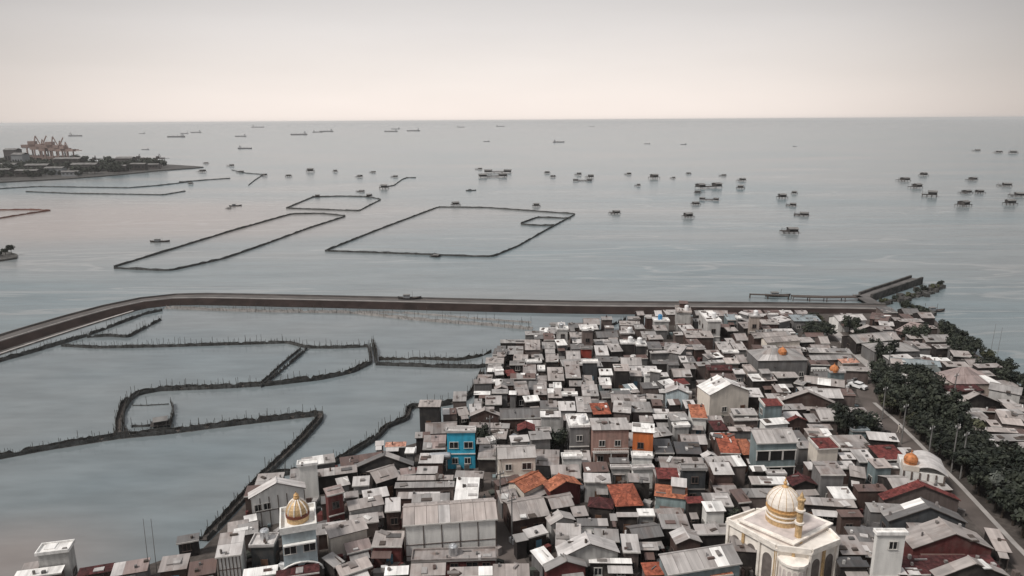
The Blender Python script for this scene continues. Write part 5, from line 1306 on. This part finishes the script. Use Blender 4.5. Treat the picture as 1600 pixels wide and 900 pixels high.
# a person walking on the lane
def person(x, y, rz, cloth, lb, sc=1.):
    p = at(x, y, GZ + .04); o = empty('person', p, rz); tag(o, lb, 'person'); V = Vector
    J = [((0, 0, .95), .15, -1), ((0, 0, 1.18), .14, 0), ((0, .02, 1.42), .15, 1), ((0, .02, 1.53), .06, 2), ((0, .05, 1.62), .095, 3), ((0, .05, 1.74), .075, 4)]
    for s, st in ((-1, .22), (1, -.18)):
        n = len(J); J += [((s * .1, .0, .88), .10, 0), ((s * .11, st * .55, .48), .07, n), ((s * .11, st - .05, .09), .05, n + 1), ((s * .12, st + .14, .04), .04, n + 2)]
    for s, st in ((-1, -.2), (1, .2)):
        n = len(J); J += [((s * .2, .02, 1.40), .06, 2), ((s * .25, st * .3, 1.12), .045, n), ((s * .25, st + .06, .88), .035, n + 1), ((s * .25, st + .1, .78), .03, n + 2)]
    me = bpy.data.meshes.new('body'); me.from_pydata([V(j[0]) for j in J], [(i, j[2]) for i, j in enumerate(J) if j[2] >= 0], []); me.materials.append(MATS[cloth]); ob = link('body', me, o)
    m = ob.modifiers.new('skin', 'SKIN'); sv = me.skin_vertices[0].data if me.skin_vertices else None
    if sv is None:
        bm = bmesh.new(); bm.from_mesh(me); bm.verts.layers.skin.verify(); bm.to_mesh(me); bm.free(); sv = me.skin_vertices[0].data
    for i, j in enumerate(J): sv[i].radius = (j[1], j[1] * .8)
    sv[0].use_root = True; ob.modifiers.new('smooth', 'SUBSURF').levels = 1
    b = MB(); b.lathe([(.0, 1.58), (.09, 1.64), (.105, 1.72), (.075, 1.80), (0, 1.83)], 'void', 10, (0, .03, 0)); b.build('hair', o)
person(751, 752, 2.8, 'wall_dark', 'person in dark clothes walking on the brown lane'); person(757, 788, .3, 'wall_bluegrey', 'person in blue grey clothes walking away down the brown lane'); person(1404, 676, .6, 'wall_cream', 'person in pale clothes walking on the coast road')
# white balustrade near the dome
p0, p1 = at(1268, 584, GZ + 2), at(1289, 584, GZ + 2); o = empty('balustrade', (p0.x, p0.y, GZ)); tag(o, 'white columned balustrade left of the blue grey prayer house', 'balustrade'); d = p1 - p0
for z in (0, 3.1): b = MB(); b.box((d.x / 2, d.y / 2, z), (d.length + .4, .35, .35), 'wall_white', math.atan2(d.y, d.x)); b.build('rail', o)
for i in range(6): b = MB(); q = d * (i / 5); b.box((q.x, q.y, .351), (.32, .28, 2.748), 'wall_white'); b.build('column', o)
# two people on the lane and a few cars keep the scale
def car(x, y, rz, m, lb):
    p = at(x, y, GZ + .04); o = empty('parked_car', p, rz); tag(o, lb, 'car', 'cars on the road'); S = [(-2.0, .35, .62), (-1.95, .85, .78), (-1.2, .95, .8), (-.7, 1.42, .66), (.6, 1.42, .66), (1.2, .95, .8), (1.95, .78, .76), (2.0, .35, .62)]; b = MB()
    for (a, z, w), (c, z2, w2) in zip(S, S[1:]): b.poly([(a, -w, z), (c, -w2, z2), (c, w2, z2), (a, w, z)], m)
    for s in (-1, 1):
        for (a, z, w), (c, z2, w2) in zip(S, S[1:]): b.poly([(a, s * .8, .3), (c, s * .8, .3), (c, s * w2, z2), (a, s * w, z)][::s], m)
    b.build('body', o); b = MB(); b.box((-.05, 0, 1.0), (1.9, 1.43, .3), 'pane'); b.build('window', o)
    for sx in (-1.25, 1.25):
        for sy in (-.75, .75): b = MB(); b.bar((sx, sy - .1, .32), (sx, sy + .1, .32), .32, 'void', 10); b.build('wheel', o)
car(1340, 606, 2.2, 'tank_white', 'white car parked beside the road below the blue grey prayer house'); car(1335, 598, .3, 'tank_steel', 'silver car next to the white one below the prayer house')
# ------------------------------------------------------------------ labels that single out one thing
LM = {'house': [('mosque', (1225, 810)), ('blue house', (710, 695)), ('gold dome', (456, 810)), ('orange house', (1005, 685)), ('long house', (700, 820)), ('white gable', (1137, 620)), ('veranda house', (1220, 700)), ('orange dome', (1305, 570)), ('white box tower', (1390, 840)), ('red house', (916, 550)), ('maroon gable', (1450, 765)), ('embankment', (1060, 492)), ('point', (1400, 500)), ('orange roof', (1172, 700)), ('white hall', (1450, 740)), ('right pole', (1500, 748)), ('brown lane', (752, 740)), ('stilt house', (670, 640)), ('shore trees', (1560, 590))],
      'tree': [('mosque', (1225, 810)), ('white hall', (1450, 740)), ('point', (1400, 500)), ('orange dome', (1305, 570)), ('right pole', (1500, 748)), ('maroon gable', (1450, 765))],
      'sea': [('large enclosure', (700, 362)), ('small enclosure', (520, 318)), ('port cranes', (85, 245)), ('dark tower block', (24, 250)), ('yard cranes', (235, 255)), ('headland tip', (310, 262)), ('two-hut platforms', (1108, 300)), ('thin jetty', (1200, 460)), ('long enclosure', (360, 380)), ('right edge', (1590, 280))]}
ORD = ['', 'second ', 'third ', 'fourth ', 'fifth ', 'sixth ', 'seventh ', 'eighth ', 'ninth ', 'tenth ', 'eleventh ', 'twelfth ']
def direction(p, q):
    dx, dy = p[0] - q[0], p[1] - q[1]
    if abs(dx) > 1.3 * abs(dy): return 'left of' if dx < 0 else 'right of'
    return 'beyond' if dy < 0 else 'in front of'
from collections import defaultdict
grp = defaultdict(list)
for o, d, p, fam in PENDING:
    nm, q = min(LM[fam], key=lambda t: math.hypot(p[0] - t[1][0], 1.3 * (p[1] - t[1][1]))); art = 'the ' 
    grp[(d, direction(p, q), nm)].append((math.hypot(p[0] - q[0], p[1] - q[1]), o))
for (d, r_, nm), L2 in grp.items():
    L2.sort(key=lambda t: t[0]); nth = lambda i: ORD[i] if i < len(ORD) else f"{i + 1}{ {1: 'st', 2: 'nd', 3: 'rd'}.get((i + 1) % 10 if not 10 < (i + 1) % 100 < 14 else 0, 'th')} "
    for i, (_, o) in enumerate(L2):
        if len(d.split()) > 7 and len(L2) > 1 and r_ == 'in front of': r_ = 'before'
        o['label'] = f'{d} {r_} the {nm}' if len(L2) == 1 else f'{d}, {nth(i)}nearest {r_} the {nm}'
# ------------------------------------------------------------------ haze over everything
b = MB(); X = 30500; b.box((0, 0, -4), (2 * X, 2 * X, 71), 'net'); b.mats = []; b.mi = [0] * len(b.f); hz = b.build('haze'); tag(hz, kind='stuff')
hm = bpy.data.materials.new('haze_air'); hm.use_nodes = True; t = hm.node_tree; t.nodes.clear(); o_ = t.nodes.new('ShaderNodeOutputMaterial'); v_ = t.nodes.new('ShaderNodeVolumePrincipled'); v_.inputs['Color'].default_value = (1, .985, .975, 1); v_.inputs['Density'].default_value = HAZE_DENSITY; v_.inputs['Anisotropy'].default_value = .45; t.links.new(v_.outputs[0], o_.inputs['Volume']); hz.data.materials.append(hm)
hz.display_type = 'WIRE'

for o in bpy.data.objects:
    if o.get('label') and len(o['label'].split()) > 16: print('LONG', o['label'])
